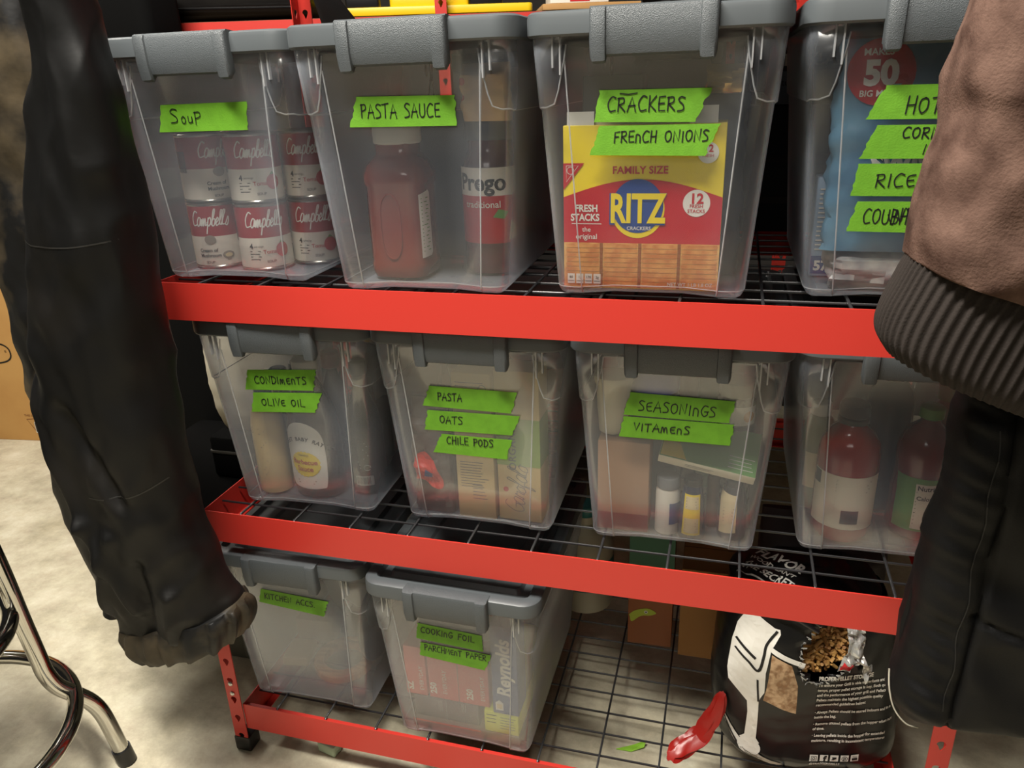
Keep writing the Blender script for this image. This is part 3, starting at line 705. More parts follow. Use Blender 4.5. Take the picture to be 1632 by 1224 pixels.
# CONDIMENTS bin
TANB = mat('tan dressing bottle', (214, 190, 140), .35)
t, bg = bottle('m1', -.083, .046, .0065, [(.020, 0), (.0255, .003), (.0265, .015), (.0265, .125), (.023, .150), (.014, .168), (.012, .176)], TANB, 'dressing_bottle', 'tan dressing bottle with small print, at the left of the CONDIMENTS bin', 'bottle',
    ([(.013, .174), (.0148, .176), (.0148, .198), (.012, .200), (.004, .2)], mat('dark blue cap', (34, 50, 84), .4)), sx=1.1)
f = wrap(bg, .0008); g = G(); g.m = 0
for z0, n in ((.125, 3), (.100, 3), (.082, 1), (.070, 2), (.053, 4), (.030, 2)): lines(g, -.018, .010, z0, n, .0045, .0011, f, .5, int(z0*1000))
g.build('label_print', [GREYP], t, smooth=None)
t, bg = bottle('m1', -.050, .114, .0065, [(.020, 0), (.024, .003), (.024, .125), (.020, .150), (.012, .17), (.012, .19)], mat('dark yellow label bottle', (92, 84, 62), .4), 'sauce_bottle', 'bottle with yellow and white print between the tan bottle and the barbecue sauce', 'bottle',
    ([(.013, .188), (.016, .19), (.016, .215), (.013, .217)], mat('navy cap', (26, 32, 52), .35)))
f = wrap(bg, .0008); g = G(); g.m = 0; g.shape([(-.018, .03), (.016, .03), (.016, .07), (-.018, .07)], f, .008); g.m = 1; lines(g, -.016, .012, .135, 9, .006, .0016, wrap(bg, .0012)); g.build('label_print', [YELP, WHITE], t, smooth=None)
BBQ = mat('barbecue sauce in glass', (48, 32, 32), .15, coat=.5)
t, bg = bottle('m1', -.003, .056, .0065, [(.034, 0), (.044, .004), (.046, .016), (.046, .120), (.040, .160), (.024, .196), (.017, .210), (.017, .224)], BBQ, 'barbecue_bottle', 'dark barbecue sauce bottle with a white shield label and white cap', 'bottle',
    ([(.019, .222), (.0215, .224), (.0215, .243), (.0195, .245), (.006, .2455)], WHITEP), sx=1.05, sy=.78, rz=-.12)
f, f2, f3 = wrap(bg, .001), wrap(bg, .0016), wrap(bg, .0022)
g = G(); g.m = 0; sh = spl([(-.036, .030), (-.038, .090), (-.032, .125), (-.012, .140), (.012, .139), (.031, .123), (.036, .090), (.034, .030), (.024, .020), (-.024, .020), (-.036, .030)], 5)[:-1]; g.shape(sh, f, .008)
g.m = 1; g.shape([(( .026+.0022*(i % 2))*cos(2*pi*i/48), .066+(.026+.0022*(i % 2))*.86*sin(2*pi*i/48)) for i in range(48)], f2, .01); g.m = 0; 
g.m = 2; g.text('Barbecue', 0, .066, .0125, f3, .02, 'CENTER'); g.text('Sauce', 0, .053, .0135, f3, .02, 'CENTER'); g.m = 3; g.text('FAMOUS', 0, .081, .005, f3, .0, 'CENTER')
arc = "SWEET BABY RAY'S"
for i, ch in enumerate(arc):
    a = (i-7.5)*.118; g.text(ch, .052*sin(a), .058+.052*cos(a), .0095, f3, .03, 'CENTER', rot=-a)
g.m = 3; lines(g, -.018, .018, .034, 2, .005, .001, f2)
g.build('front_label', [WHITE, YELP, mat('orange red print', (186, 60, 30), .5), DKP], t, smooth=None)
t, bg = bottle('m1', .080, .080, .0065, [(.026, 0), (.031, .003), (.032, .012), (.032, .118), (.026, .148), (.015, .178), (.0125, .19), (.0125, .215)], mat('dark oil bottle glass', (24, 28, 30), .12, coat=.6), 'oil_bottle', 'tall dark olive oil bottle with white print and a barcode', 'bottle',
    ([(.0135, .213), (.015, .215), (.015, .235), (.012, .237)], BLACKP))
f = wrap(bg, .0008); g = G(); g.m = 0; lines(g, -.024, .016, .098, 9, .0058, .0011, f, .5, 4); g.shape([(-.010, .018), (.020, .018), (.020, .036), (-.010, .036)], f, .01)
g.m = 1
for i in range(12): g.ribbon([(-.007+.0020*i, .022), (-.007+.0020*i, .034)], .0008 if i % 3 else .0014, wrap(bg, .0013))
g.m = 0; g.tube([f(a, b) for a, b in spl(circ(.012, .052, .005, 10))], .0007, 4)
g.build('back_label', [mat('pale print', (150, 152, 150), .5), DKP], t, smooth=None)
for x, y, h, cm, bm, lab in ((-.086, .105, .205, (40, 60, 100), (120, 110, 88), 'bottle with a blue cap near the left wall of the CONDIMENTS bin'), (.004, .130, .232, (150, 34, 44), (90, 60, 50), 'bottle with a red cap behind the barbecue sauce'),
                             (.082, .140, .288, (206, 172, 70), (70, 66, 54), 'tall bottle with a mustard yellow cap behind the olive oil bottle')):
    bottle('m1', x, y, .0065, [(.018, 0), (.022, .003), (.022, h*.62), (.018, h*.74), (.010, h*.84), (.010, h*.88)], mat('bottle glass %d' % h.__hash__().__mod__(97), bm, .25), 'sauce_bottle', lab, 'bottle',
       ([(.012, h*.87), (.016, h*.88), (.016, h*.985), (.013, h)], mat('cap %d' % h.__hash__().__mod__(97), cm, .4)))
# PASTA bin
PBX = mat('pasta box cream', (222, 198, 142), .55)
def pasta(x, y, sx, sy, sz, label, rz):
    t = it('m2', x, y, .0065, 'pasta_box', label, 'pasta box', rz, 'cream pasta boxes in the PASTA bin'); g = G(); g.rbox(-sx/2, sx/2, 0, sy, 0, sz, .001); g.build('carton_body', PBX, t); return t
t = pasta(-.004, .014, .062, .05, .25, 'cream pasta box with small print panels, left of the ORGANIC one', 0.)
g = G(); g.m = 0; lines(g, -.025, .02, .235, 3, .006, .0011, flat(0)); g.tube([flat(0)(a, b) for a, b in spl(circ(.018, .226, .006, 10))], .0006, 4); lines(g, -.024, .022, .10, 10, .0048, .0010, flat(0), .3, 5)
g.m = 1; g.box(-.006, .022, -.0008, -.0003, .112, .122); g.m = 0; g.text('WHEAT', .008, .1145, .0055, flat(-.001), 0, 'CENTER'); lines(g, -.005, .018, .060, 5, .006, .0014, flat(0), .4, 6); g.build('front_print', [GREYP, WHITE], t, smooth=None)
t = pasta(.066, .020, .070, .05, .256, 'cream pasta box with a green band and ORGANIC printed upwards', -.03)
g = G(); g.m = 0; g.box(-.0352, .0352, -.0006, .0506, .098, .178); g.build('green_band', mat('pale green band', (150, 176, 96), .55), t, smooth=0)
g = G(); g.m = 0; g.text('ORGANIC', -.004, .090, .0165, flat(0, .001), .01, rot=pi/2, space=1.15); hand(g, 'Garofalo', .006, .012, .032, flat(0, .001), wd=.0011, total=.085, slant=.3, jit=0, rot=pi/2-.12, space=0)
g.m = 1; g.shape(circ(-.022, .055, .0045, 12), flat(0, .001)); g.m = 2; g.build('front_print', [GREYP, REDP, CREAM], t, smooth=None)
t = it('m2', -.077, .034, .0065, 'oats_bag', 'dark clear-film bag of dried chile pods with a red packet print', 'bag'); bg = G(); crumple(bg, .066, .05, .200, 21, .4, 36, 30); bg.build('bag_body', mat('chile pods in film', (74, 52, 46), .3, rgb2=(110, 100, 92), nscale=22, bump=.5, bscale=60), t, smooth=25)
f = wrap(bg, .0015); g = G(); g.shape(spl([(-.032, .058), (-.030, .085), (-.022, .108), (-.004, .112), (.010, .090), (.020, .055), (.005, .050), (-.020, .062), (-.032, .058)], 3)[:-1], f, .008); g.m = 1; g.shape([(-.012, .070), (.0, .066), (.004, .078), (-.008, .084)], wrap(bg, .0022), .01); g.build('red_print', [mat('warm red film', (200, 50, 40), .3), BLUEP], t, smooth=None)
t = it('m2', -.02, .085, .0065, 'oats_canister', 'round grey-green canister of oats behind the pasta boxes', 'canister'); g = G(); g.lathe([(.050, 0), (.052, .002), (.052, .22), (.054, .222), (.054, .232), (.05, .234)], 40, cy=.03); g.build('canister_body', mat('oats canister', (110, 112, 100), .5), t, smooth=40)
# SEASONINGS bin
t = carton('m3', -.075, .018, .0065, .078, .055, .152, 'kraft_box', 'plain brown kraft box at the left of the SEASONINGS bin', 'box', mat('kraft pinkish carton', (176, 138, 106), .7, bump=.1, bscale=70))
g = G(); g.box(-.0388, .0388, -.0004, -.0001, .001, .030); g.build('red_stripe', mat('brick red print', (140, 56, 50), .6), t, smooth=0)
t = it('m3', -.096, .052, .160, 'white_cup', 'white plastic cup upside down on the kraft box', 'cup'); g = G(); g.lathe([(.017, 0), (.021, .003), (.024, .040), (.0265, .082), (.028, .092), (.026, .094)], 28); g.build('cup_body', mat('ivory plastic', (214, 206, 180), .45), t, smooth=40); g = G(); g.lathe([(.0285, .0), (.0292, .002), (.0292, .009), (.0285, .011)], 28, z0=.082); g.build('rim', mat('ivory plastic', (214, 206, 180), .45), t, smooth=40)
t = it('m3', -.040, .114, .0065, 'vitamin_jar', 'large jar with a wide blue-violet lid behind the green tape', 'jar'); g = G(); g.lathe([(.034, 0), (.038, .004), (.038, .195), (.034, .205)], 36); g.build('jar_body', mat('slate jar', (86, 96, 104), .3), t, smooth=40); g = G(); g.lathe([(.037, .204), (.0385, .206), (.0385, .239), (.036, .242), (.01, .242)], 40); g.build('lid', mat('violet blue lid', (66, 76, 190), .4), t, smooth=40)
t, bg = bottle('m3', -.008, .034, .0065, [(.015, 0), (.0185, .002), (.0185, .070), (.016, .078)], mat('white supplement jar', (226, 222, 210), .4), 'pill_bottle', 'small white pill bottle with a dark blue label', 'bottle', ([(.0165, .077), (.0175, .078), (.0175, .094), (.016, .096), (.004, .096)], mat('grey cap', (120, 122, 124), .4)))
f = cyl(0, 0, .0185, .0007); g = G(); g.shape([(.004, .020), (.026, .020), (.026, .056), (.004, .056)], f, .004); g.build('blue_label', BLUEP, t, smooth=None)
t, bg = bottle('m3', .029, .026, .0065, [(.016, 0), (.020, .002), (.021, .015), (.018, .060), (.014, .085), (.0125, .09)], mat('dark blue spice glass', (24, 32, 62), .2, coat=.5), 'spice_bottle', 'dark blue spice bottle with a yellow label at the bottom of the bin', 'bottle', ([(.013, .089), (.0138, .09), (.0138, .1), (.012, .101), (.004, .101)], BLACKP))
f = wrap(bg, .0008); g = G(); g.m = 0; g.shape([(-.0135, .012), (.0135, .012), (.011, .078), (-.011, .078)], f, .005); g.m = 1; g.shape([(-.011, .016), (.011, .016), (.0105, .040), (-.0105, .040)], wrap(bg, .0013), .005); g.shape([(-.010, .055), (.010, .055), (.009, .075), (-.009, .075)], wrap(bg, .0013), .005)
g.m = 2; lines(g, -.008, .008, .072, 4, .0045, .0008, wrap(bg, .0018)); lines(g, -.009, .009, .037, 5, .0045, .0008, wrap(bg, .0018)); g.build('yellow_label', [YELP, CREAM, DKP], t, smooth=None)
t, bg = bottle('m3', .088, .040, .0065, [(.016, 0), (.021, .002), (.0215, .012), (.019, .068), (.014, .085), (.012, .088)], mat('amber spice glass', (54, 50, 52), .2, coat=.5), 'spice_bottle', 'spice bottle with a cream label in the right corner of the bin', 'bottle', ([(.013, .087), (.0138, .088), (.0138, .097), (.012, .098), (.004, .098)], BLACKP), rz=-.3)
f = wrap(bg, .0008); g = G(); g.m = 0; g.shape([(-.014, .012), (.012, .016), (.010, .076), (-.016, .080)], f, .005); g.m = 1; lines(g, -.008, .008, .055, 5, .0055, .0008, wrap(bg, .0014)); g.build('cream_label', [CREAM, DKP], t, smooth=None)
t, bg = bottle('m3', .058, .062, .0065, [(.008, 0), (.0095, .001), (.0095, .085), (.008, .088)], mat('brown vial', (104, 74, 50), .3), 'vial', 'slim brown vial between the two spice bottles', 'vial')
t = it('m3', .044, .020, .118, 'tea_box', 'flat green box with a cream edge, lying tilted across the spice bottles', 'box', -.05, ry=.155, rx=.42); g = G(); g.rbox(-.070, .070, 0, .085, 0, .016, .0008); g.build('carton_body', mat('ivory carton', (228, 222, 196), .55), t)
g = G(); g.m = 0; g.box(-.0695, .0695, .0005, .0845, .0161, .0165); g.m = 1; g.shape([(-.068, .002), (-.030, .002), (-.050, .045), (-.068, .045)], lambda a, b: (a, b, .0168)); g.m = 2; lines(g, .03, .066, .03, 4, .007, .0012, lambda a, b: (a, b, .0168)); g.m = 3; hand(g, 'Garofalo', -.030, .0045, .008, flat(0), wd=.0006, total=.045, slant=.3, jit=0, space=0) if False else lines(g, -.030, .012, .009, 2, .003, .0007, flat(0))
g.build('green_cover', [mat('leaf green print', (104, 160, 84), .5), YELP, WHITE, GREYP], t, smooth=None)
t, bg = bottle('m3', .084, .114, .0065, [(.026, 0), (.030, .003), (.030, .190), (.026, .200), (.024, .205)], mat('clear pill jar', (160, 160, 146), .25, rgb2=(90, 88, 80), nscale=70), 'supplement_jar', 'jar with dark printed label and pale cap at the right of the SEASONINGS bin', 'jar', ([(.025, .203), (.027, .205), (.027, .225), (.025, .227), (.01, .227)], mat('olive cap', (120, 122, 96), .5)))
f, f2 = cyl(0, 0, .030, .0007), cyl(0, 0, .030, .0012); g = G(); g.m = 0; g.shape([(-.036, .105), (.034, .105), (.034, .160), (-.036, .160)], f, .005); g.m = 1; lines(g, -.030, .028, .154, 8, .006, .0014, f2, .3, 9); g.shape([(-.036, .162), (.034, .162), (.034, .192), (-.036, .192)], f, .005); g.m = 2; g.text('P', -.022, .168, .022, f2, .06); g.m = 3; g.shape(circ(.020, .176, .009, 16), f2, .006)
g.build('jar_label', [DKP, WHITE, mat('teal print', (40, 74, 84), .5), mat('orange print', (214, 150, 70), .5)], t, smooth=None)
t = it('m3', .060, .175, .0065, 'tea_tin', 'green tin standing at the back of the SEASONINGS bin', 'tin'); g = G(); g.rbox(-.035, .035, 0, .06, 0, .245, .006); g.build('tin_body', mat('dark green tin', (48, 84, 54), .4), t)
# bin of red bottles
RDB = mat('red drink bottle', (146, 30, 20), .15, coat=.6)
t, bg = bottle('m4', -.056, .058, .0065, [(.036, 0), (.041, .004), (.043, .014), (.043, .135), (.040, .155), (.028, .172), (.019, .180), (.018, .186)], RDB, 'drink_bottle', 'big red drink bottle with a black cap and a long white label', 'bottle', ([(.019, .182), (.0215, .183), (.0215, .190), (.019, .192), (.021, .194), (.021, .208), (.0185, .2115), (.005, .2115)], BLACKP), n=40)
f, f2 = cyl(0, 0, .043, .0006), cyl(0, 0, .043, .0011); g = G(); g.m = 0; g.shape([(-.060, .026), (.050, .026), (.050, .112), (-.060, .112)], f, .006); g.m = 1; lines(g, -.018, .034, .104, 4, .0055, .0012, f2, .3, 3); lines(g, -.018, .040, .075, 5, .0052, .0008, f2, .3, 3); g.m = 2; g.shape([(-.008, .036), (.016, .036), (.016, .058), (-.008, .058)], f2, .006); g.shape([(-.058, .090), (-.044, .090), (-.044, .111), (-.058, .111)], f2, .006)
g.build('white_label', [mat('cream white label', (222, 214, 192), .5), GREYP, mat('slate print', (50, 58, 66), .5)], t, smooth=None)
t, bg = bottle('m4', .050, .078, .0065, [(.028, 0), (.036, .004), (.040, .016), (.040, .080), (.037, .105), (.039, .128), (.038, .148), (.028, .170), (.014, .182), (.013, .19)], mat('dark red drink bottle', (110, 22, 16), .18, coat=.5), 'drink_bottle', 'rounded red bottle with a green and white nutrition label, beside the black jacket', 'bottle', ([(.014, .188), (.0165, .19), (.0165, .205), (.014, .207)], mat('green cap', (60, 130, 50), .4)), n=40)
f, f2, f3 = wrap(bg, .0008), wrap(bg, .0013), wrap(bg, .0018); g = G(); g.m = 0; g.shape([(-.035, .022), (.034, .022), (.034, .106), (-.035, .106)], f, .006); g.m = 1; g.shape([(-.014, .026), (.032, .026), (.032, .098), (-.014, .098)], f2, .006); g.m = 2; g.text('Nutrition', -.012, .089, .010, f3, .02); lines(g, -.012, .028, .086, 1, .004, .0014, f3, .0); g.text('Calories', -.012, .074, .009, f3, .02); lines(g, -.012, .028, .071, 2, .018, .0016, f3, 0); lines(g, -.012, .026, .066, 6, .0062, .0008, f3, .3)
g.build('nutrition_label', [GRNP, mat('cream white label', (222, 214, 192), .5), DKP], t, smooth=None)
t, bg = bottle('m4', .012, .160, .0065, [(.03, 0), (.034, .003), (.034, .18), (.03, .2), (.015, .215)], mat('blue bottle', (36, 60, 84), .25), 'cleaner_bottle', 'dark blue bottle behind the two red bottles', 'bottle', ([(.016, .213), (.018, .215), (.018, .24), (.015, .242)], BLACKP))
t, bg = bottle('m4', -.090, .135, .0065, [(.02, 0), (.024, .003), (.024, .13), (.02, .15), (.012, .16)], mat('olive glass bottle', (110, 116, 84), .3), 'small_bottle', 'small olive bottle with a pale label behind the big red bottle', 'bottle', ([(.013, .158), (.015, .16), (.015, .178), (.012, .18)], WHITEP))
f = cyl(0, 0, .024, .0007); g = G(); g.shape([(-.02, .04), (.02, .04), (.02, .10), (-.02, .10)], f, .006); g.build('pale_label', CREAM, t, smooth=None)
t, bg = bottle('m4', .088, .140, .0065, [(.02, 0), (.024, .003), (.024, .16), (.018, .185), (.012, .195)], mat('amber bottle', (110, 84, 50), .3), 'small_bottle', 'brown bottle with a green cap at the right rear of the bin', 'bottle', ([(.013, .193), (.018, .195), (.018, .225), (.015, .227)], mat('green cap', (60, 130, 50), .4)))
# KITCHEN ACCS. bin
WD = mat('warm wood', (190, 124, 72), .5, rgb2=(160, 96, 54), nscale=18, stretch=(1, 8, 1))
t = it('b1', .018, .105, .0065, 'wooden_ring', 'round orange-brown wooden trivet ring lying in the KITCHEN ACCS. bin', 'trivet'); g = G(); g.lathe([(.040, 0), (.058, 0), (.060, .003), (.060, .015), (.058, .018), (.040, .018), (.038, .015), (.038, .003), (.040, 0)], 48, cap0=False, cap1=False); g.build('ring_body', WD, t, smooth=30)
t = it('b1', -.076, .075, .0065, 'wooden_block', 'small wooden block in the left front corner of the bin', 'block', .15); g = G(); g.rbox(-.026, .026, 0, .06, 0, .020, .003); g.build('block_body', mat('light wood', (184, 150, 104), .55), t)
t = it('b1', -.070, .150, .0065, 'brown_box', 'brown carton lying behind the wooden block', 'box', .05); g = G(); g.rbox(-.040, .040, 0, .07, 0, .055, .002); g.build('carton_body', mat('dull brown carton', (112, 84, 66), .6), t)
DISC = mat('dark pan coating', (60, 60, 62), .4)
t = it('b1', .076, .150, .0065, 'pan_lid', 'dark round pan lid leaning on the right wall of the bin', 'pan lid', 0, ry=-.10); g = G(); g.T = Matrix.Translation((0, 0, .075)) @ Matrix.Rotation(pi/2, 4, 'Y'); g.lathe([(.0, 0), (.070, 0), (.075, .003), (.073, .006), (.02, .010), (.0, .010)], 40, cap0=False, cap1=False); g.build('disc', DISC, t, smooth=40)
t = it('b1', .012, .275, .0065, 'colander', 'grey-beige bowl standing on edge at the back of the bin', 'bowl'); g = G(); g.T = Matrix.Translation((0, 0, .10)) @ Matrix.Rotation(pi/2, 4, 'X'); g.lathe([(.02, .05), (.06, .045), (.088, .02), (.098, .0), (.094, .0), (.084, .018), (.058, .04), (.02, .045)], 48, cap0=True, cap1=True); g.build('bowl_body', mat('beige enamel', (176, 170, 150), .4), t, smooth=40)
t = it('b1', .0, .16, .0065, 'serving_plate', 'dark plate lying flat under the trivet area of the bin', 'plate'); g = G(); g.lathe([(.03, 0), (.04, .001), (.0, .001)], 30, cap0=True, cap1=False) if False else g.rbox(-.03, .03, .02, .08, 0, .02, .004); g.build('plate_body', DISC, t)
# COOKING FOIL bin
t = carton('b2', 0, .012, .0065, .20, .30, .018, 'flat_tray', 'flat dull carton at the very bottom of the COOKING FOIL bin', 'box', mat('dull grey carton', (120, 108, 98), .6))
g = G(); g.box(-.098, .03, -.0006, -.0002, .014, .0175); g.build('orange_edge', mat('orange red edge', (200, 84, 60), .5), t, smooth=0)
t = carton('b2', -.036, .020, .0252, .122, .27, .046, 'wrap_box', 'long dark grey carton under the pink boxes', 'box', mat('dark slate carton', (92, 88, 92), .5))
g = G(); g.m = 0; g.ribbon([(0, 0), (0, .046)], .0006, flat(0)); lines(g, -.02, -.008, .040, 1, .005, .0008, flat(0)); 
for i in range(3): g.ribbon([(-.014+.003*i, .018), (-.014+.003*i, .042)], .0007, flat(0)); g.ribbon([(.03+.003*i, .025), (.03+.003*i, .044)], .0007, flat(0))
g.build('front_print', [mat('pale print', (150, 152, 150), .5)], t, smooth=None)
PINK = mat('pink red carton', (206, 96, 92), .5)
for x, wdt, s1, lab in ((-.090, .040, 'SZ', 'narrow pink box standing at the left of the COOKING FOIL bin'), (-.010, .112, '250', 'wide pink box marked 250 in the COOKING FOIL bin')):
    t = carton('b2', x, .020, .0718, wdt, .25, .105, 'bag_box', lab, 'box', PINK, group='pink boxes in the foil bin'); g = G(); g.m = 0
    g.text(s1, -wdt/2+.014, .010, .016, flat(0), .04, rot=pi/2); g.text('EVERYDAY', -wdt/2+.034 if wdt > .1 else .014, .012, .011, flat(0), .0, rot=pi/2)
    if wdt > .1: g.text('250', .026, .010, .016, flat(0), .04, rot=pi/2); g.text('EVERYDAY', .048, .012, .011, flat(0), .0, rot=pi/2); g.m = 1; g.ribbon([(0, .002), (0, .10)], .0012, flat(0))
    g.build('front_print', [WHITE, GREYP], t, smooth=None)
t = carton('b2', .068, .014, .0252, .062, .24, .046, 'yellow_box', 'bright yellow carton with small print, at the right of the foil bin', 'box', mat('acid yellow carton', (214, 222, 50), .5)); g = G(); lines(g, -.026, -.008, .038, 3, .008, .0015, flat(0)); lines(g, -.002, .026, .036, 5, .006, .001, flat(0)); g.build('front_print', DKP, t, smooth=None)
t = carton('b2', .078, .012, .0718, .046, .05, .185, 'foil_box', 'blue foil box standing upright, lettered Reynolds upwards', 'box', mat('foil box blue', (50, 72, 130), .4)); g = G(); g.m = 0; g.text('Reynolds', .010, .040, .034, flat(0), .03, rot=pi/2, shear=.15, sxs=.95); g.shape([(-.018, .008), (-.004, .008), (-.004, .024), (-.011, .030), (-.018, .024)], flat(0)); g.m = 1; g.shape([(-.016, .012), (-.006, .012), (-.006, .022), (-.016, .022)], flat(0, .0008)); g.build('front_print', [WHITE, CREAM], t, smooth=None)
t = it('b2', -.01, .20, .178, 'parchment_roll', 'grey roll lying on the pink boxes under the lid', 'roll'); g = G(); g.T = Matrix.Translation((0, -.13, .022)) @ Matrix.Rotation(pi/2, 4, 'Y'); g.lathe([(.020, -.08), (.021, -.078), (.021, .05), (.020, .052)], 24); g.build('roll_body', mat('grey paper roll', (120, 118, 112), .6), t, smooth=40)

# ------------------------------------------------------------------ bottom shelf: pellet bag and boxes
SB = .1165
t = thing('pellet_bag', 'torn-open black bag of wood pellets with a white flame drawing, standing on the bottom shelf', 'pellet bag', (.862, .192, SB), .16)
rows = []
nv, nu = 44, 72
bag = G()
def bagpt(a, v):
    z = .285*v if v < 1 else .285
    z = .30*v
    # half width / depth: bulging sack, folded neck leaning left
    hw = .150-.018*(v**2)-.012*max(0, v-.8)*5+.006*sin(pi*min(1, v*1.2)); hd = .100*(1-v**3*.35)
    cx = -.004-.012*v+.02*(1-v)*0; q = (abs(cos(a))**3+abs(sin(a))**3)**(-1/3)
    if v < .06: hw *= .9+.1*v/.06; hd *= .9+.1*v/.06
    p = Vector((cx+hw*q*cos(a), hd*q*sin(a), z))
    n1 = noise.noise(Vector((p.x*9+3, p.y*9, p.z*7)))*.010+noise.noise(Vector((p.x*30, p.y*30, p.z*16+4)))*.0035+noise.noise(Vector((p.x*70+p.z*50, p.y*70, p.z*60+4)))*.0012
    p.x += cos(a)*n1; p.y += sin(a)*n1
    return p
hole = lambda x, z: ((x-.004-(z-.235)*.35)/.040)**2+((z-.238)/.056)**2 < 1+.5*noise.noise(Vector((x*60, 0, z*60)))
rings = [[bagpt(2*pi*i/nu, j/nv) for i in range(nu)] for j in range(nv+1)]
vs = [p for r in rings for p in r]; fs = []
for j in range(nv):
    for i in range(nu):
        i2 = (i+1) % nu; c = (rings[j][i]+rings[j+1][i2])/2
        if c.y < -.02 and hole(c.x, c.z): continue
        fs.append((j*nu+i, j*nu+i2, (j+1)*nu+i2, (j+1)*nu+i))
fs.append(tuple(reversed(range(nu))))
bag.add(vs, fs)
full = G(); full.loft(rings)
BAGM = mat('glossy black bag film', (17, 17, 18), .28, bump=.3, bscale=14)
ob = bag.build('bag_film', BAGM, t, smooth=60); solidify(ob, .0008, -1)
# folded top of the bag
g = G(); rg = []
for j in range(15):
    v = j/14; ring = []
    for i in range(40):
        a = 2*pi*i/40; s_ = 1-.45*v; q = (abs(cos(a))**3+abs(sin(a))**3)**(-1/3)
        x = -.02-.022*v+(.118*s_)*q*cos(a); y = (.085*(1-v*.75))*q*sin(a)+.022; z = .300+.010*v**.8+.003*sin(x*150+v*4)
        ring.append((x, y+.003*sin(x*240)*v, z))
    rg.append(ring)
g.loft(rg); g.build('folded_top', BAGM, t, smooth=40)
_tb = BVHTree.FromPolygons(g.v, g.f)
def ftop(a, b):
    h = _tb.ray_cast(Vector((a, b, 1)), Vector((0, 0, -1))); return (a, b, (h[0].z if h[0] else .303)+.0015)
g = G(); g.text('FLAVOR', -.090, .074, .034, ftop, .03, rot=-.77, sxs=.70); g.text("WOOD CAN'T", -.103, .058, .015, ftop, .02, rot=-.77, sxs=.85); g.text('THE SECRET', -.120, .036, .024, ftop, .03, rot=-.77, sxs=.70)
g.ribbon(spl([(-.128, .020), (-.108, .006), (-.086, -.020), (-.072, -.040)], 5), .0028, ftop); g.build('top_lettering', WHITE, t, smooth=None)
g = G(); 
for k in range(6): g.tube([(-.100+.012*k, -.062+.010*k, .290+.002*k), (-.05+.01*k, -.084+.012*k, .291+.003*k), (-.020+.004*k, -.092+.012*k, .276+.004*k)], .0030, 6)
g.build('pleats', BAGM, t, smooth=60)
f, f2, f3 = wrap(full, .0016), wrap(full, .0024), wrap(full, .0032)
g = G(); g.m = 0
Zk = lambda P: [(a, .022+b*.93) for a, b in P]
fl = Zk([(-.124,.274),(-.134,.251),(-.141,.218),(-.146,.158),(-.144,.138),(-.130,.126),(-.116,.112),(-.114,.089),(-.115,.036),(-.122,.026),(-.108,.008),(-.092,.026),(-.098,.036),(-.099,.120),(-.0985,.145),(-.096,.130),(-.092,.140),(-.092,.178),(-.085,.222),(-.072,.251),(-.073,.259),(-.081,.260),(-.107,.279)])
g.shape(fl, f, .010); g.shape(circ(-.107, .034, .0175, 24), f2, .01); g.build('flame_print', WHITE, t, smooth=None)
g = G(); g.ribbon(spl(Zk([(-.136,.206),(-.118,.191),(-.103,.178),(-.096,.206),(-.092,.230),(-.078,.255)]), 6), .0040, f2); g.ribbon(spl(Zk([(-.135,.224),(-.124,.214),(-.109,.201)]), 6), .0045, f2); g.ribbon(spl(Zk([(-.100,.120),(-.102,.143),(-.103,.160)]), 6), .0030, f2)
g.build('outline_print', INK, t, smooth=None)
g = G(); g.shape(Zk([(-.084,.214),(-.054,.201),(-.043,.164),(-.042,.107),(-.093,.124),(-.089,.152)]), f, .010)
g.build('pellet_window', mat('pellets behind window film', (196, 164, 128), .35, rgb2=(150, 114, 80), nscale=95, bump=.8, bscale=110, lo=.42, hi=.58, bkind='V'), t, smooth=None)
g = G(); g.ribbon(spl(Zk([(-.083, .222), (-.063, .213), (-.038, .205)]), 5), .008, f2); 
TX = .0
g.m = 0; g.text('PROPER PELLET STORAGE', -.012, .187, .0105, f, .04, sxs=.72)
def para(z, s_):
    for i, ln in enumerate(s_): g.text(ln, -.012, z-.0098*i, .0074, f, .03, sxs=.83)
para(.176, ['To ensure your Grill is able to perform and maintain', 'temps, proper pellet storage is key. Both quality', 'and the performance of your grill and Pellets', 'Pellets maintain the highest possible quality', 'recommended guidelines below:'])
para(.121, ['· Always Pellets should be stored indoors and in a', 'inside the bag.'])
para(.097, ['· Remove unused pellets from the hopper when not', 'of time.'])
para(.074, ['· Leaving pellets inside the hopper for extended', 'moisture, resulting in inconsistent temperatures'])
lg = G(); 
for i in range(5): 
    lx = -.012+.0165*i; g.shape([(lx, .026), (lx+.013, .026), (lx+.013, .039), (lx, .039)], f)
g.text('@TRAEGERGRILLS', -.012, .0175, .0070, f, .03, sxs=.85)
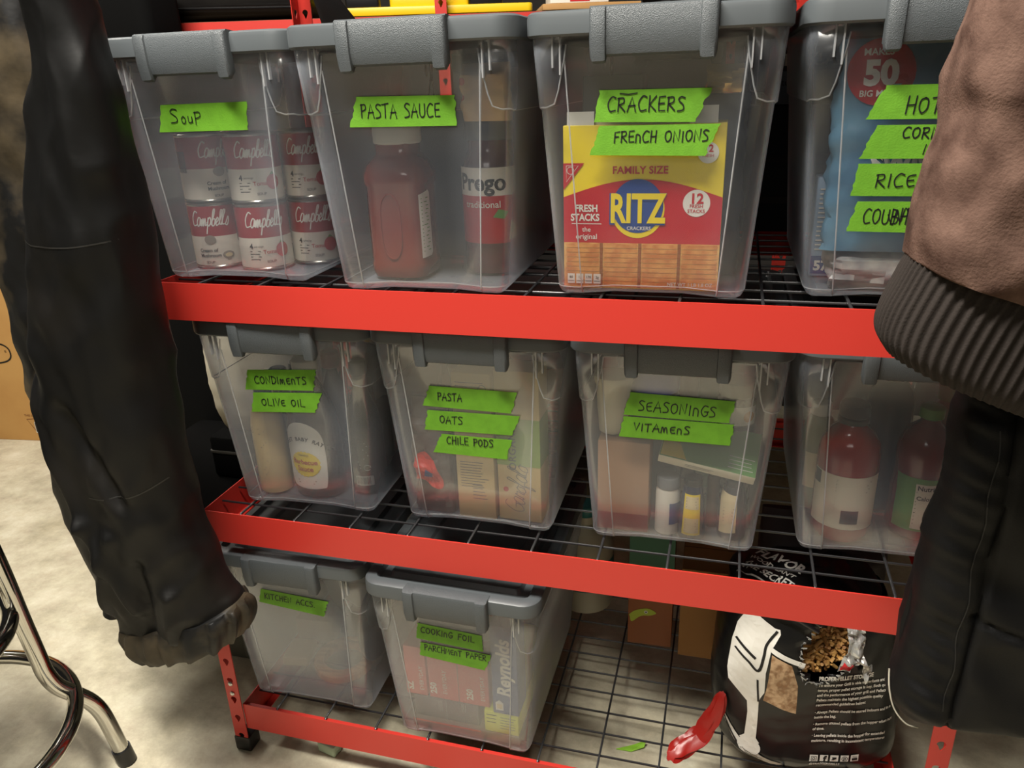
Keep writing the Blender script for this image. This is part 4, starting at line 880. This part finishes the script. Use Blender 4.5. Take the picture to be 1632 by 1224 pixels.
# lower left ingredients band
g.shape(spl([(-.150, .074), (-.120, .020), (-.080, .004), (-.055, .0035), (-.060, .012), (-.100, .026), (-.128, .050), (-.150, .086)], 3), f, .012)
g.build('white_lettering', WHITE, t, smooth=None)
g = G(); 
for i in range(5):
    lx = -.012+.0165*i+.0065; lz = .0325
    if i == 0: g.ribbon([(lx-.004, lz-.004), (lx-.004, lz+.004), (lx+.004, lz+.004), (lx+.004, lz-.004), (lx-.004, lz-.004)], .0011, f2); g.ribbon(circ(lx, lz, .002, 10)+[(lx+.002, lz)], .001, f2)
    if i == 1: g.text('f', lx-.001, lz-.006, .016, f2, .04)
    if i == 2: g.shape([(lx-.005, lz-.003), (lx-.001, lz-.003), (lx+.003, lz), (lx+.0035, lz+.003), (lx, lz+.003), (lx-.001, lz+.001), (lx-.004, lz+.003), (lx-.003, lz)], f2)
    if i == 3: g.ribbon(circ(lx, lz, .0045, 14)+[(lx+.0045, lz)], .0009, f2); g.text('p', lx-.0022, lz-.002, .009, f2, .02)
    if i == 4: g.shape([(lx-.0045, lz-.004), (lx+.0045, lz-.004), (lx+.0045, lz+.0005), (lx-.0045, lz+.0005)], f2); g.text('You', lx-.004, lz+.0015, .0045, f2, .01)
g.build('icon_lettering', INK, t, smooth=None); g = G()
for i in range(4): g.ribbon(spl([(-.148+.002*i, .076-.006*i), (-.122+.003*i, .030-.006*i), (-.085, .012-.002*i)], 4)[: 9-i], .0010, f2)
g.build('ingredients_print', INK, t, smooth=None)
# loose pellets in the tear: nobody could count them
g = G(); rnd = random.Random(3)
PEL = mat('wood pellets', (206, 160, 92), .55, rgb2=(140, 92, 46), nscale=40)
for i in range(1500):
    x = rnd.uniform(-.055, .065); z = rnd.uniform(.172, .30); y = rnd.uniform(-.072, -.02)
    if ((x-.004-(z-.235)*.35)/.052)**2+((z-.236)/.063)**2 > 1: continue
    yy = y+max(0, z-.185)*.55
    p = bagpt(-pi/2, z/.30)
    if yy < p.y+.006: yy = p.y+.006+rnd.random()*.01
    d = Vector((rnd.gauss(0, 1), rnd.gauss(0, 1), rnd.gauss(0, .6))).normalized()*rnd.uniform(.004, .008)
    c = Vector((x, yy, z)); g.tube([c-d, c+d], .0030, 6)
o = g.build('wood_pellets', PEL, t, smooth=60); o['kind'] = 'stuff'
FSIL = mat('silver inner film', (190, 190, 186), .22, .5)
g = G(); # torn flap folded back at the right of the tear
def flap(pts, seed, amp=.006):
    n = len(pts); cx = sum(p[0] for p in pts)/n; cz = sum(p[1] for p in pts)/n
    def fn(a, b): 
        h = full_h(a, b); return (a, h-.006-abs(noise.noise(Vector((a*60, seed, b*60))))*amp*2, b)
    return fn
_bv = BVHTree.FromPolygons(full.v, full.f)
def full_h(a, b):
    h = _bv.ray_cast(Vector((a, -1, min(b, .296))), Vector((0, 1, 0))); return h[0].y if h[0] else -.09
g.m = 0; g.shape([(.022,.287),(.049,.284),(.053,.270),(.055,.257),(.050,.240),(.057,.223),(.068,.215),(.065,.201),(.059,.183),(.053,.205),(.053,.217),(.037,.219),(.031,.210),(.013,.209),(.022,.234),(.028,.255)], flap([(0, 0)], 1, .008), .006)
g.m = 1; g.shape([(.016,.212),(.022,.226),(.028,.221),(.034,.225),(.038,.218),(.030,.212)], lambda a, b: (a, flap([(0, 0)], 1, .008)(a, b)[1]-.0012, b), .006)
o = g.build('torn_flap', [FSIL, REDP], t, smooth=None); solidify(o, .0006, 0)
g = G(); rnd = random.Random(5)
for i in range(46):                       # ragged silver lip round the tear
    a = 2*pi*i/46; z = .238+.058*sin(a); x = .004+(z-.235)*.35+.043*cos(a)
    if z > .300: z = .300
    p = Vector((x, full_h(x, z)-.001, z)); q = p+Vector((rnd.uniform(-.006, .006), -rnd.uniform(.002, .008), rnd.uniform(-.006, .006))); s_ = p+Vector((rnd.uniform(-.004, .004)+.004*sin(a), .002, rnd.uniform(-.004, .004)))
    g.add([p, q, s_], [(0, 1, 2)]); g.tube([p, (p+q)/2+Vector((.002, 0, .002)), s_], .0009, 4)
g.build('torn_lip', FSIL, t, smooth=None)
# red film bundle at its left foot
t = thing('red_plastic_bag', 'crumpled red plastic bag squeezed beside the black pellet bag', 'plastic bag', (.697, .086, SB), -.35)
g = G(); rg = []
path = spl([(-.038, -.045, .012), (-.030, -.030, .016), (-.012, -.006, .030), (.0, .01, .055), (.012, .02, .085), (.016, .028, .115)], 5)
for j, p in enumerate(path):
    v = j/(len(path)-1); R0 = .003+.0125*min(1, sin(pi*min(1, v*.85+.10))*1.3); ring = []
    for i in range(20):
        a = 2*pi*i/20; rr = R0*(1+.35*noise.noise(Vector((cos(a)*2, sin(a)*2, v*7)))+.12*sin(a*5+v*6)); ring.append((p[0]+rr*cos(a), p[1]+rr*sin(a)*.7, max(.001, p[2]+rr*sin(a)*.8)))
    rg.append(ring)
g.loft(rg); g.build('bag_film', mat('glossy red film', (150, 28, 22), .35), t, smooth=30)
# second pellet bag lying behind, lettering seen through the middle deck
t = thing('flavor_bag', 'plain dark maroon bag standing behind the torn pellet bag', 'pellet bag', (.884, .372, SB))
fb = G(); crumple(fb, .222, .13, .335, 31, .06, 44, 30); fb.build('bag_film', mat('dark maroon bag film', (36, 12, 12), .6), t, smooth=50)
# the tilted face near the top carries the round lettering
f = wrap(fb, .0015)
# boxes
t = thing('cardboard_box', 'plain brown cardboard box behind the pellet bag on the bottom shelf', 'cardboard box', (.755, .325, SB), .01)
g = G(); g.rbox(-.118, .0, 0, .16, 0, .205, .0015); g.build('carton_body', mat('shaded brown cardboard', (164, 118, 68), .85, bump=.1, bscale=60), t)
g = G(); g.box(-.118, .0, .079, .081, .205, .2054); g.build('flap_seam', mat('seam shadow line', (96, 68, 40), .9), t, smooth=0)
t = thing('printed_box', 'narrow green and orange printed box left of the cardboard box', 'box', (.578, .340, SB), .03)
g = G(); g.rbox(-.044, .044, 0, .09, 0, .34, .0015); g.build('carton_body', mat('orange brown print', (146, 84, 44), .6), t)
f, f2, f3 = flat(0, .0004), flat(0, .0008), flat(0, .0012); g = G(); g.m = 0; g.shape([(-.0438, .335), (-.0438, .165), (-.02, .158), (.0, .150), (.012, .135), (.03, .142), (.0438, .138), (.0438, .335)], f)
g.m = 1; g.shape([(-.012, .318), (-.008, .325), (-.002, .322), (.004, .327), (.010, .318)], f2); g.shape([(-.040, .331), (-.03, .335), (-.02, .333), (-.018, .330)], f2)
g.m = 2; g.shape(spl([(-.04, .282), (-.03, .294), (-.012, .292), (-.004, .280), (-.012, .270), (-.030, .272), (-.04, .282)], 4)[:-1], f2); g.shape(spl([(-.03, .165), (-.01, .172), (.01, .166), (-.01, .158), (-.03, .165)], 4)[:-1], f2)
g.m = 1; g.shape(circ(-.030, .283, .0055, 16), f3); g.m = 2; g.shape(circ(-.030, .283, .0026, 12), flat(0, .0016))
g.m = 1; g.shape(circ(-.006, .165, .0042, 14), f3); g.m = 2; g.shape(circ(-.006, .165, .0020, 10), flat(0, .0016))
g.m = 3; g.shape(spl([(-.042, .070), (-.030, .082), (-.006, .090), (.012, .082), (.002, .074), (-.018, .070), (-.036, .054), (-.040, .066)], 4), f2); g.m = 1; g.shape(circ(-.008, .081, .0038, 12), f3); g.m = 2; g.shape(circ(-.008, .081, .0018, 10), flat(0, .0016)); g.shape([(.0, .262), (.034, .264), (.034, .276), (.0, .274)], f2)
g.build('front_print', [mat('teal green print', (40, 92, 66), .6), WHITE, DKP, mat('lime print', (176, 196, 60), .6)], t, smooth=None)
t = thing('plastic_jug', 'off-white plastic jug with a teal band standing at the back of the bottom shelf', 'jug', (.425, .46, SB))
g = G(); g.lathe([(.05, 0), (.058, .005), (.060, .02), (.060, .15), (.050, .18), (.022, .205), (.020, .225)], 36); g.build('jug_body', mat('cloudy jug plastic', (186, 180, 158), .45), t, smooth=40); g = G(); g.lathe([(.0225, .222), (.024, .224), (.024, .245), (.021, .247), (.005, .247)], 24); g.build('cap', mat('teal cap', (40, 112, 112), .4), t, smooth=40)
g = G(); g.lathe([(.0606, .06), (.0608, .062), (.0608, .125), (.0606, .127)], 36, cap0=False, cap1=False); g.build('label_band', mat('teal label', (60, 120, 118), .5), t, smooth=40)
# litter
def scrap(x, y, z, m, sz, rz, label, name, cat):
    o = thing(name, label, cat, (x, y, z), rz); g = G()
    g.add([(-sz, 0, 0), (0, -sz*.25, .001), (sz*.9, 0, .004), (sz*1.1, sz*.35, .012), (.2*sz, sz*.3, .002), (-sz, .05*sz, 0)], [(0, 1, 4, 5), (1, 2, 3, 4)]); q = g.build('scrap_body', m, o, smooth=0); solidify(q, .0005, 1); return o
scrap(.565, .175, .001, mat('lime paper', (150, 210, 60), .6), .028, .25, 'small green and white paper scrap on the concrete under the bottom shelf', 'paper_scrap', 'paper scrap')
scrap(.676, .10, .001, mat('lime paper', (150, 210, 60), .6), .014, -.5, 'little green scrap on the floor below the red plastic bag', 'paper_scrap', 'paper scrap')
o = thing('foam_block', 'small pale green foam block on the floor in front of the bottom beam', 'block', (-.002, .035, 0), -.2); g = G(); g.rbox(-.021, .021, -.012, .012, 0, .024, .004); g.build('block_body', mat('pale mint foam', (176, 196, 172), .7), o)
# tote and white bundle at the left, beside the rack
t = thing('storage_tote', 'dark olive plastic tote on the floor left of the rack, behind the hanging trousers', 'tote', (-.42, .212, 0))
OL = mat('olive grey plastic', (84, 84, 74), .5)
g = G(); g.loft([rr_ring(0, .20, .19-.0, .185, .02, 0), rr_ring(0, .20, .195, .19, .02, .01), rr_ring(0, .20, .215, .205, .02, .36)]); g.build('tub', OL, t, smooth=40)
for q in (-.12, 0, .12): g = G(); g.box(q-.004, q+.004, .0, .012, .02, .33); g.build('rib', OL, t, smooth=0)
g = G(); g.rbox(-.228, .228, -.02, .42, .361, .392, .02, .006); g.build('lid', mat('black tote lid', (6, 6, 6), .9, spec=.1), t, smooth=40)
t = thing('black_case', 'black hard case under the white sack, left of the middle shelf', 'case', (-.300, .35, .3925))
g = G(); g.rbox(-.105, .100, 0, .22, 0, .10, .008); g.build('case_body', mat('dull black case', (8, 8, 8), .8, spec=.1), t, smooth=40); g = G(); g.rbox(-.107, .102, -.002, .222, .060, .068, .008, .002); g.build('case_rim', mat('dark grey rim', (60, 58, 54), .5), t, smooth=40)
t = thing('shade_backdrop', 'tall matt black cabinet added for the dark shade between the hanging trousers and the rack', 'backdrop', (-.49, .635, 0))  # added black mass that stands in for the darkness left of the rack
g = G(); g.rbox(-.25, .25, 0, .14, 0, 1.25, .004); g.build('backdrop_body', mat('matt black cabinet', (9, 9, 9), .9, spec=.1), t); g = G(); g.box(-.001, .001, -.001, 0, .02, 1.23); g.build('centre_line', INK, t, smooth=0)
t = thing('upper_backdrop', 'soft black shape added for the dark, on top of the black cabinet behind the hanging trousers', 'bag', (-.665, .635, 1.2505)); g = G(); g.rbox(-.085, .075, 0, .14, 0, .24, .03, .03, n=5); g.build('bag_body', mat('matt black shade fill', (9, 9, 9), .9, spec=.1), t, smooth=60)  # added black shape, carries the darkness up beside the rear beam
t = thing('white_sack', 'white plastic sack standing on the olive tote, left of the CONDIMENTS bin', 'sack', (-.300, .452, .494))
g = G(); crumple(g, .215, .20, .30, 41, .03, 40, 30); g.build('sack_body', mat('white sack film', (214, 208, 188), .5, bump=.3, bscale=12), t, smooth=50)

# ------------------------------------------------------------------ behind the rack: second rack with things on it
YB = .80
rk = thing('rear_rack', 'second red steel rack standing behind the first, only its beam and post show', 'storage rack')
ZR = 1.363
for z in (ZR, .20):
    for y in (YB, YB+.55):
        g = G(); g.loft([[(x, y+a, b) for a, b in ((0, z), (0, z-.058), (.012, z-.058), (.002, z-.05), (.002, z))] for x in (-1.05, .90)]); g.build('beam', REDM if z > 1 else REDSHADE, rk, smooth=0)
for x in (-1.08, -.02, .90):
    for y in (YB-.004, YB+.556): post(rk, x, y, 1.95, -1, 1 if y < 1 else -1, 0)
for z in (ZR, .20):
    g = G(); g.box(-1.04, .89, YB+.003, YB+.547, z-.016, z+.001); g.build('shade_shelf_board', mat('particle board', (92, 72, 50), .85, rgb2=(70, 54, 38), nscale=60), rk, smooth=0)  # solid boards instead of wires, so the space below stays in shade
t = thing('black_bag', 'black padded bag lying on the rear rack at the top left of the picture', 'bag', (-.56, YB+.05, ZR+.004))
g = G(); g.rbox(-.30, .24, -.03, .30, 0, .16, .05, .045, n=6); g.build('bag_body', mat('black leatherette', (24, 22, 21), .33, bump=.3, bscale=60), t, smooth=60)
g = G(); g.tube([(-.28, -.034, .030), (.20, -.034, .024)], .004, 6); g.build('piping', BLACKP, t, smooth=60)
YT = mat('yellow tool plastic', (236, 196, 24), .4)
t = thing('yellow_tray', 'yellow and black plastic organiser tray on the rear rack, above the PASTA SAUCE bin', 'tray', (-.035, YB+.03, ZR+.004), .0)
g = G(); g.rbox(-.25, .26, 0, .26, 0, .020, .012, .003, n=4); g.build('tray_base', YT, t, smooth=40)
g = G(); g.rbox(-.10, .10, .01, .24, .016, .05, .01, .004); g.build('raised_panel', YT, t, smooth=40)
for x in (-.16, .15): g = G(); g.rbox(x-.05, x+.035, .004, .05, .0165, .07, .006, .004); g.build('latch', BLACKP, t, smooth=40)
t = thing('paper_sheet', 'curled white sheet of paper sticking up behind the SOUP bin lid', 'paper', (.0, .40, ZT+.3395))
g = G(); P = []
for j in range(12):
    v = j/11; P.append([(-.030+.055*v*(1-u)*0+u*(.05+.03*(1-v))-.022*v, -.01*v*v+.012*sin(u*2), .002+v*.095*(1-.25*u)) for u in [i/8 for i in range(9)]])
g.loft(P, False, False, closed=False); o = g.build('sheet', mat('white paper', (226, 226, 228), .7), t, smooth=60); solidify(o, .0004, 0)
t = thing('flat_carton', 'flat brown carton on the rear rack right of the yellow tray', 'cardboard box', (.40, YB+.02, ZR+.004)); g = G(); g.rbox(-.15, .10, 0, .22, 0, .014, .001); g.build('carton_body', CARD, t)
t = thing('tool_box', 'small red and white tool box on the flat carton at the top of the picture', 'box', (.37, YB+.03, ZR+.0185)); g = G(); g.rbox(-.10, .05, 0, .12, 0, .10, .004); g.build('box_body', WHITE, t); g = G(); g.box(-.0995, .0495, -.0006, -.0002, .02, .03); g.box(-.05, .0, -.0006, -.0002, .004, .016); g.build('red_print', REDP, t, smooth=0)
t = thing('black_coat', 'black cloth bundle on the rear rack behind the CRACKERS bin', 'cloth', (.66, YB+.12, ZR+.012)); g = G(); crumple(g, .30, .16, .15, 51, .35, 40, 20); g.build('cloth_body', mat('black cloth', (20, 20, 22), .8), t, smooth=40)
# the rear rack and its load stand at an angle to the first
RA_, RP = .33, Vector((-.752, .80, 0))
for o in [x for x in COL.objects if x.parent is None and x.get('category') and (x.name.startswith(('rear_rack', 'black_bag', 'yellow_tray', 'flat_carton', 'tool_box', 'black_coat')))]:
    o.location = Matrix.Rotation(RA_, 3, 'Z') @ (o.location-RP)+RP; o.rotation_euler[2] += RA_
t = thing('brand_carton', 'grey-blue carton with a black KIRKLAND panel, seen between the two right top bins', 'box', (.80, .492, ZT+.213), 0.)
g = G(); g.rbox(-.090, .17, 0, .075, 0, .112, .001); g.build('carton_body', mat('grey blue print', (96, 106, 118), .55), t)
g = G(); g.m = 0; g.box(-.058, .10, -.0005, -.0002, .052, .088); g.m = 1; g.text('KIRKLAND', -.050, .061, .024, flat(0, .0009), .04); g.m = 0; g.text('Signature', -.080, .030, .014, flat(0, .0009)); g.build('front_print', [BLACKP, WHITE], t, smooth=None)
t = thing('black_crate', 'black carton standing under the KIRKLAND carton at the back of the top shelf', 'crate', (.80, .485, ZT+.0005))
g = G(); g.rbox(-.11, .19, 0, .088, 0, .211, .004); g.build('crate_body', mat('black board', (22, 20, 20), .6), t)
for z in (.05, .12): g = G(); g.box(-.10, .18, -.003, -.0005, z, z+.012); g.build('slat', mat('dark brown slat', (52, 42, 36), .7), t, smooth=0)
# big cardboard box far left
t = thing('moving_box', 'large upright cardboard box standing far left behind the hanging trousers', 'cardboard box', (-1.80, 1.09, 0), .12)
g = G(); g.rbox(-.45, .25, 0, .5, 0, .95, .003); g.build('carton_body', mat('tan cardboard', (206, 160, 96), .8, bump=.1, bscale=40, rgb2=(198, 150, 88), nscale=5), t)
f = flat(0, .001); g = G(); g.m = 0
BX = lambda p: [(a+1.80, b) for a, b in p]
g.ribbon(BX([(-1.905+.11*(abs(cos(a))**.6)*math.copysign(1, cos(a)), .350+.040*(abs(sin(a))**.8)*math.copysign(1, sin(a))) for a in [i*2*pi/48 for i in range(49)]]), .006, f); g.text('office', -.195, .330, .062, f, .04); g.text('®', -.018, .352, .012, f)
g.build('oval_logo', mat('black print', (24, 20, 18), .6), t, smooth=None); g = G()
g.m = 1; g.ribbon(BX([(-1.772, .03), (-1.806, .088), (-1.72, .096)]), .003, f); g.text('THIS SIDE UP', -.012, .100, .012, f, .01); g.m = 2; g.shape(BX([(-1.779, .034), (-1.700, .040), (-1.700, .083), (-1.779, .078)]), flat(0, .0015)); g.m = 0
for i in range(13): g.ribbon([(.025+.0055*i, .040), (.025+.0055*i, .075)], .0022 if i % 3 else .0034, flat(0, .002))
g.build('shipping_label', [mat('black print', (24, 20, 18), .6), mat('brown print', (130, 80, 44), .7), WHITE], t, smooth=None)

# ------------------------------------------------------------------ chrome stool
t = thing('bar_stool', 'chrome bar stool with a ring footrest, cut off at the lower left of the picture', 'stool', (-.555, -.30, 0))
lx = lambda x, y, z: (x+.60, y+.28, z)
CX, CY = -.60, -.28
def leg(ang, part='leg'):
    c, s = cos(ang), sin(ang); P = []
    for r, z in ((.280, .012), (.272, .075), (.264, .130), (.252, .165), (.232, .195), (.210, .226), (.199, .262), (.196, .30), (.190, .385), (.183, .497), (.168, .65)): P.append((r*c, r*s, z))
    g = G(); g.tube(spl(P, 4), .0145, 16); o = g.build('leg', CHROME, t, smooth=60)
    g = G(); d = Vector((.008*c, .008*s, -.063)).normalized()
    p = Vector((.280*c, .280*s, .012)); g.tube([p-d*.026, p+d*.010], .0172, 16); g.build('foot_cap', BLACKP, o, smooth=60)
for a in (.883, .883+pi/2, .883+pi, .883-pi/2): leg(a)
def ring(R_, z, rr):
    g = G(); N_ = 72; rg = [[((R_+rr*cos(b))*cos(a), (R_+rr*cos(b))*sin(a), z+rr*sin(b)) for b in [j*2*pi/14 for j in range(14)]] for a in [i*2*pi/N_ for i in range(N_+1)]]
    g.loft(rg, False, False); return g
ring(.232, .20, .0135).build('foot_ring', CHROME, t, smooth=60)
ring(.178, .40, .0135).build('upper_ring', CHROME, t, smooth=60)
for i in range(4):
    a = .883+i*pi/2; g = G(); g.T = Matrix.Translation((.218*cos(a)-.012*sin(a), .218*sin(a)+.012*cos(a), .2125)); g.lathe([(.004, 0), (.004, .004), (.002, .006)], 10); g.build('rivet', STEEL, t)
g = G(); g.lathe([(.16, .62), (.175, .625), (.18, .64), (.18, .68), (.17, .70), (.05, .705)], 40); g.build('seat', mat('black vinyl', (20, 20, 20), .35), t, smooth=50)

# ------------------------------------------------------------------ hanging clothes
def garment(rows, nu=72, sub=7, fold=.006, seed=1, freq=(10, 5), extra=None, power=2.6):
    """rows: (xl, zl, xr, zr, y, half-thickness) top to bottom"""
    R = spl(rows, sub); rings = []
    for j, (xl, zl, xr, zr, yc, th) in enumerate(R):
        c = Vector(((xl+xr)/2, yc, (zl+zr)/2)); ax = Vector(((xr-xl)/2, 0, (zr-zl)/2)); ring = []
        for i in range(nu):
            a = 2*pi*i/nu; q = (abs(cos(a))**power+abs(sin(a))**power)**(-1/power)
            p = c+ax*q*cos(a)+Vector((0, th*q*sin(a), 0))
            n1 = noise.noise(Vector((p.x*freq[0]+seed, p.y*freq[0], p.z*freq[1]+seed*2)))
            n2 = noise.noise(Vector((p.x*freq[0]*2.7+seed+p.z*8, p.y*freq[0]*2, p.z*freq[1]*2.2)))
            n3 = abs(noise.noise(Vector((p.x*freq[0]*1.3-p.z*9+seed*5, p.y*6, p.z*freq[1]*1.5+p.x*8))))
            d = fold*(n1+.5*n2-1.1*n3)
            if extra: d += extra(a, j/(len(R)-1), p)
            nrm = Vector((cos(a)*th, sin(a)*ax.length, 0)).normalized()
            ring.append(p+nrm*d)
        rings.append(ring)
    return rings
def cloth_part(name, rings, m, parent, cap=True):
    g = G(); g.loft(rings, cap, cap); return g.build(name, m, parent, smooth=70), g
MUD = mat('muddy black waterproof cloth', (14, 14, 14), .55, rgb2=(92, 80, 60), nscale=9, bump=.6, bscale=30, lo=.45, hi=.72, spec=.3)
RUB = mat('black waterproof cloth', (9, 9, 9), .5, rgb2=(38, 34, 29), nscale=5, bump=.45, bscale=22, lo=.52, hi=.9, spec=.3)
t = thing('rain_trousers', 'dirty black waterproof trousers hanging at the left of the rack', 'trousers', (-.17, -.12, 0))
off = Vector((.17, .12, 0))
def sh(rings): return [[p+off for p in r] for r in rings]
rows = [(-.115, 1.42, -.055, 1.42, -.13, .045), (-.135, 1.314, -.055, 1.309, -.125, .045), (-.142, 1.258, -.054, 1.262, -.12, .048), (-.163, 1.205, -.050, 1.200, -.12, .052), (-.192, 1.10, -.055, 1.107, -.12, .060), (-.208, 1.05, -.056, 1.03, -.12, .062),
        (-.240, .927, -.064, .900, -.12, .066), (-.268, .812, -.066, .790, -.12, .070), (-.288, .716, -.068, .690, -.12, .070), (-.290, .640, -.062, .600, -.12, .068), (-.270, .560, -.046, .530, -.12, .066), (-.262, .500, -.026, .480, -.12, .064), (-.243, .420, -.018, .460, -.12, .062), (-.228, .350, -.020, .425, -.12, .058)]
def ext(a, v, p):
    d = 0
    # long crease running down to the knee and gathered folds above the cuff
    for (x0, z0, x1, z1, w_, h_) in ((-.27, .86, -.20, .62, .010, .010), (-.20, .62, -.15, .47, .012, .016), (-.165, .60, -.235, .44, .012, .012), (-.13, .55, -.14, .42, .012, -.014), (-.09, .50, -.10, .42, .012, .010), (-.19, .80, -.13, .66, .012, -.012)):
        dx, dz = x1-x0, z1-z0; L2 = dx*dx+dz*dz; t_ = max(0, min(1, ((p.x-x0)*dx+(p.z-z0)*dz)/L2)); ds = math.hypot(p.x-x0-t_*dx, p.z-z0-t_*dz)
        d += h_*math.exp(-(ds/w_)**2)
    return d if sin(a) < .2 else 0
front, fg = cloth_part('front_leg', sh(garment(rows, nu=120, sub=12, fold=.010, seed=2, freq=(12, 5), extra=ext)), RUB, t)
# cuff with elastic gathers
rows = [(-.240, .392, -.014, .462, -.12, .062), (-.240, .372, -.008, .448, -.12, .066), (-.234, .348, -.012, .420, -.12, .064), (-.222, .334, -.020, .400, -.12, .058)]
cloth_part('cuff', sh(garment(rows, nu=120, sub=6, fold=.006, seed=8, freq=(30, 8), extra=lambda a, v, p: .0035*sin(a*17+v*2)+.002*sin(a*31))), MUD, t)
rows = [(-.50, 1.42, -.20, 1.42, -.05, .05), (-.43, 1.30, -.205, 1.30, -.04, .055), (-.41, 1.15, -.205, 1.15, -.03, .06), (-.414, 1.00, -.21, 1.00, -.02, .065), (-.398, .88, -.21, .88, -.02, .07), (-.408, .78, -.22, .78, -.02, .06), (-.414, .66, -.24, .62, -.015, .055), (-.388, .52, -.26, .48, -.015, .05), (-.376, .44, -.30, .40, -.015, .04), (-.386, .322, -.335, .312, -.015, .035)]
cloth_part('rear_leg', sh(garment(rows, nu=90, sub=10, fold=.013, seed=5, freq=(10, 6))), MUD, t)
# knee seam lines
fw_ = wrap(fg, .0006, -2.)
SEAM = mat('dark seam thread', (34, 33, 31), .5)
for line in ([(-.235, 1.052), (-.20, 1.034), (-.15, 1.028), (-.10, 1.030), (-.065, 1.034)], [(-.18, .666), (-.14, .668), (-.10, .676), (-.075, .688)]):
    g = G(); g.ribbon([(a+.17, b) for a, b in spl(line, 6)], .0020, fw_); g.build('seam', SEAM, t, smooth=None)
# brown canvas sleeve
CANV = mat('brown duck canvas', (106, 83, 73), .92, rgb2=(66, 48, 41), nscale=30, bump=.35, bscale=420, lo=.36, hi=.68, spec=.12)
KNIT = mat('dark brown rib knit', (34, 26, 21), .9, bump=.3, bscale=500)
t = thing('canvas_jacket', 'brown canvas jacket sleeve with a dark rib knit cuff, hanging at the upper right', 'jacket', (.95, -.2, 0))
off = Vector((-.95, .2, 0))
rows = [(.872, 1.44, 1.16, 1.50, -.19, .08), (.860, 1.34, 1.13, 1.40, -.19, .085), (.853, 1.252, 1.10, 1.31, -.2, .085), (.847, 1.20, 1.085, 1.24, -.2, .085), (.849, 1.165, 1.075, 1.19, -.2, .085), (.845, 1.130, 1.06, 1.12, -.2, .085), (.838, 1.090, 1.045, 1.06, -.2, .08), (.834, 1.068, 1.035, 1.02, -.2, .078), (.837, 1.046, 1.03, .985, -.2, .070)]
_, sg = cloth_part('sleeve', sh(garment(rows, nu=100, sub=9, fold=.007, seed=9, freq=(14, 12))), CANV, t)
rows = [(.842, 1.050, 1.015, .992, -.2, .062), (.834, 1.028, 1.008, .975, -.2, .062), (.824, .998, 1.0, .945, -.2, .062), (.822, .975, .99, .915, -.2, .060), (.832, .958, .98, .900, -.2, .050)]
cloth_part('knit_cuff', sh(garment(rows, nu=372, sub=8, fold=.002, seed=3, extra=lambda a, v, p: 0.0018*sin(a*62))), KNIT, t)
# black padded jacket
t = thing('padded_jacket', 'black padded jacket hanging at the lower right in front of the rack', 'jacket', (1.05, -.12, 0))
off = Vector((-1.05, .12, 0))
PUF = mat('black padded nylon', (7, 7, 8), .6, bump=.15, bscale=700, spec=.25)
rows = [(1.0, 1.45, 1.34, 1.45, -.055, .04), (.975, 1.25, 1.32, 1.25, -.055, .04), (.955, 1.05, 1.31, 1.05, -.06, .04), (.932, .95, 1.30, .95, -.075, .04), (.926, .88, 1.30, .88, -.10, .045), (.923, .806, 1.30, .80, -.12, .05), (.917, .728, 1.30, .72, -.12, .052), (.911, .627, 1.30, .63, -.12, .052), (.909, .556, 1.30, .57, -.12, .052), (.907, .513, 1.30, .53, -.12, .052), (.916, .482, 1.28, .505, -.12, .046), (.938, .468, 1.25, .498, -.12, .03)]
def ext(a, v, p):
    d = 0; xb = p.x-(.915+.02*(p.z-.5)); 
    if sin(a) < 0:
        band = math.exp(-((xb-.022)/.020)**2)
        d += band*(.0016*sin((p.z+p.x*.35)*260+3*noise.noise(Vector((p.z*18, 0, 0))))+.003)
        d -= .007*math.exp(-((xb-.052)/.0035)**2)
        d += .010*noise.noise(Vector((p.x*13+p.z*9, 2, p.z*11)))
        zz = .640-.28*(p.x-.96)
        if p.x > .965: d -= .006*math.exp(-((p.z-zz)/.004)**2)
    return d
_, jg = cloth_part('jacket_body', sh(garment(rows, nu=260, sub=16, fold=.006, seed=12, freq=(9, 9), extra=ext, power=3.5)), PUF, t)
f = wrap(jg, .0015, -2.)
g = G(); g.m = 0; g.box(0, 0, 0, 0, 0, 0) if False else None
g.ribbon([(1.023-1.05, .617), (1.0245-1.05, .6245)], .0022, f); g.build('reflective_tag', mat('reflective white', (235, 235, 235), .4), t, smooth=None)
g = G(); g.tube([Vector(q)+off for q in spl([(.903, -.13, .530), (.904, -.142, .510), (.911, -.15, .488), (.925, -.155, .473), (.940, -.15, .466)], 5)], .0010, 6); g.build('hem_piping', mat('pale piping', (170, 165, 150), .6), t, smooth=60)
g = G(); rnd = random.Random(4)
g.ribbon([(.958+.002*sin(i*.7)-1.05, .86-.01*i) for i in range(36)], .0012, f); g.build('seam', INK, t, smooth=None)
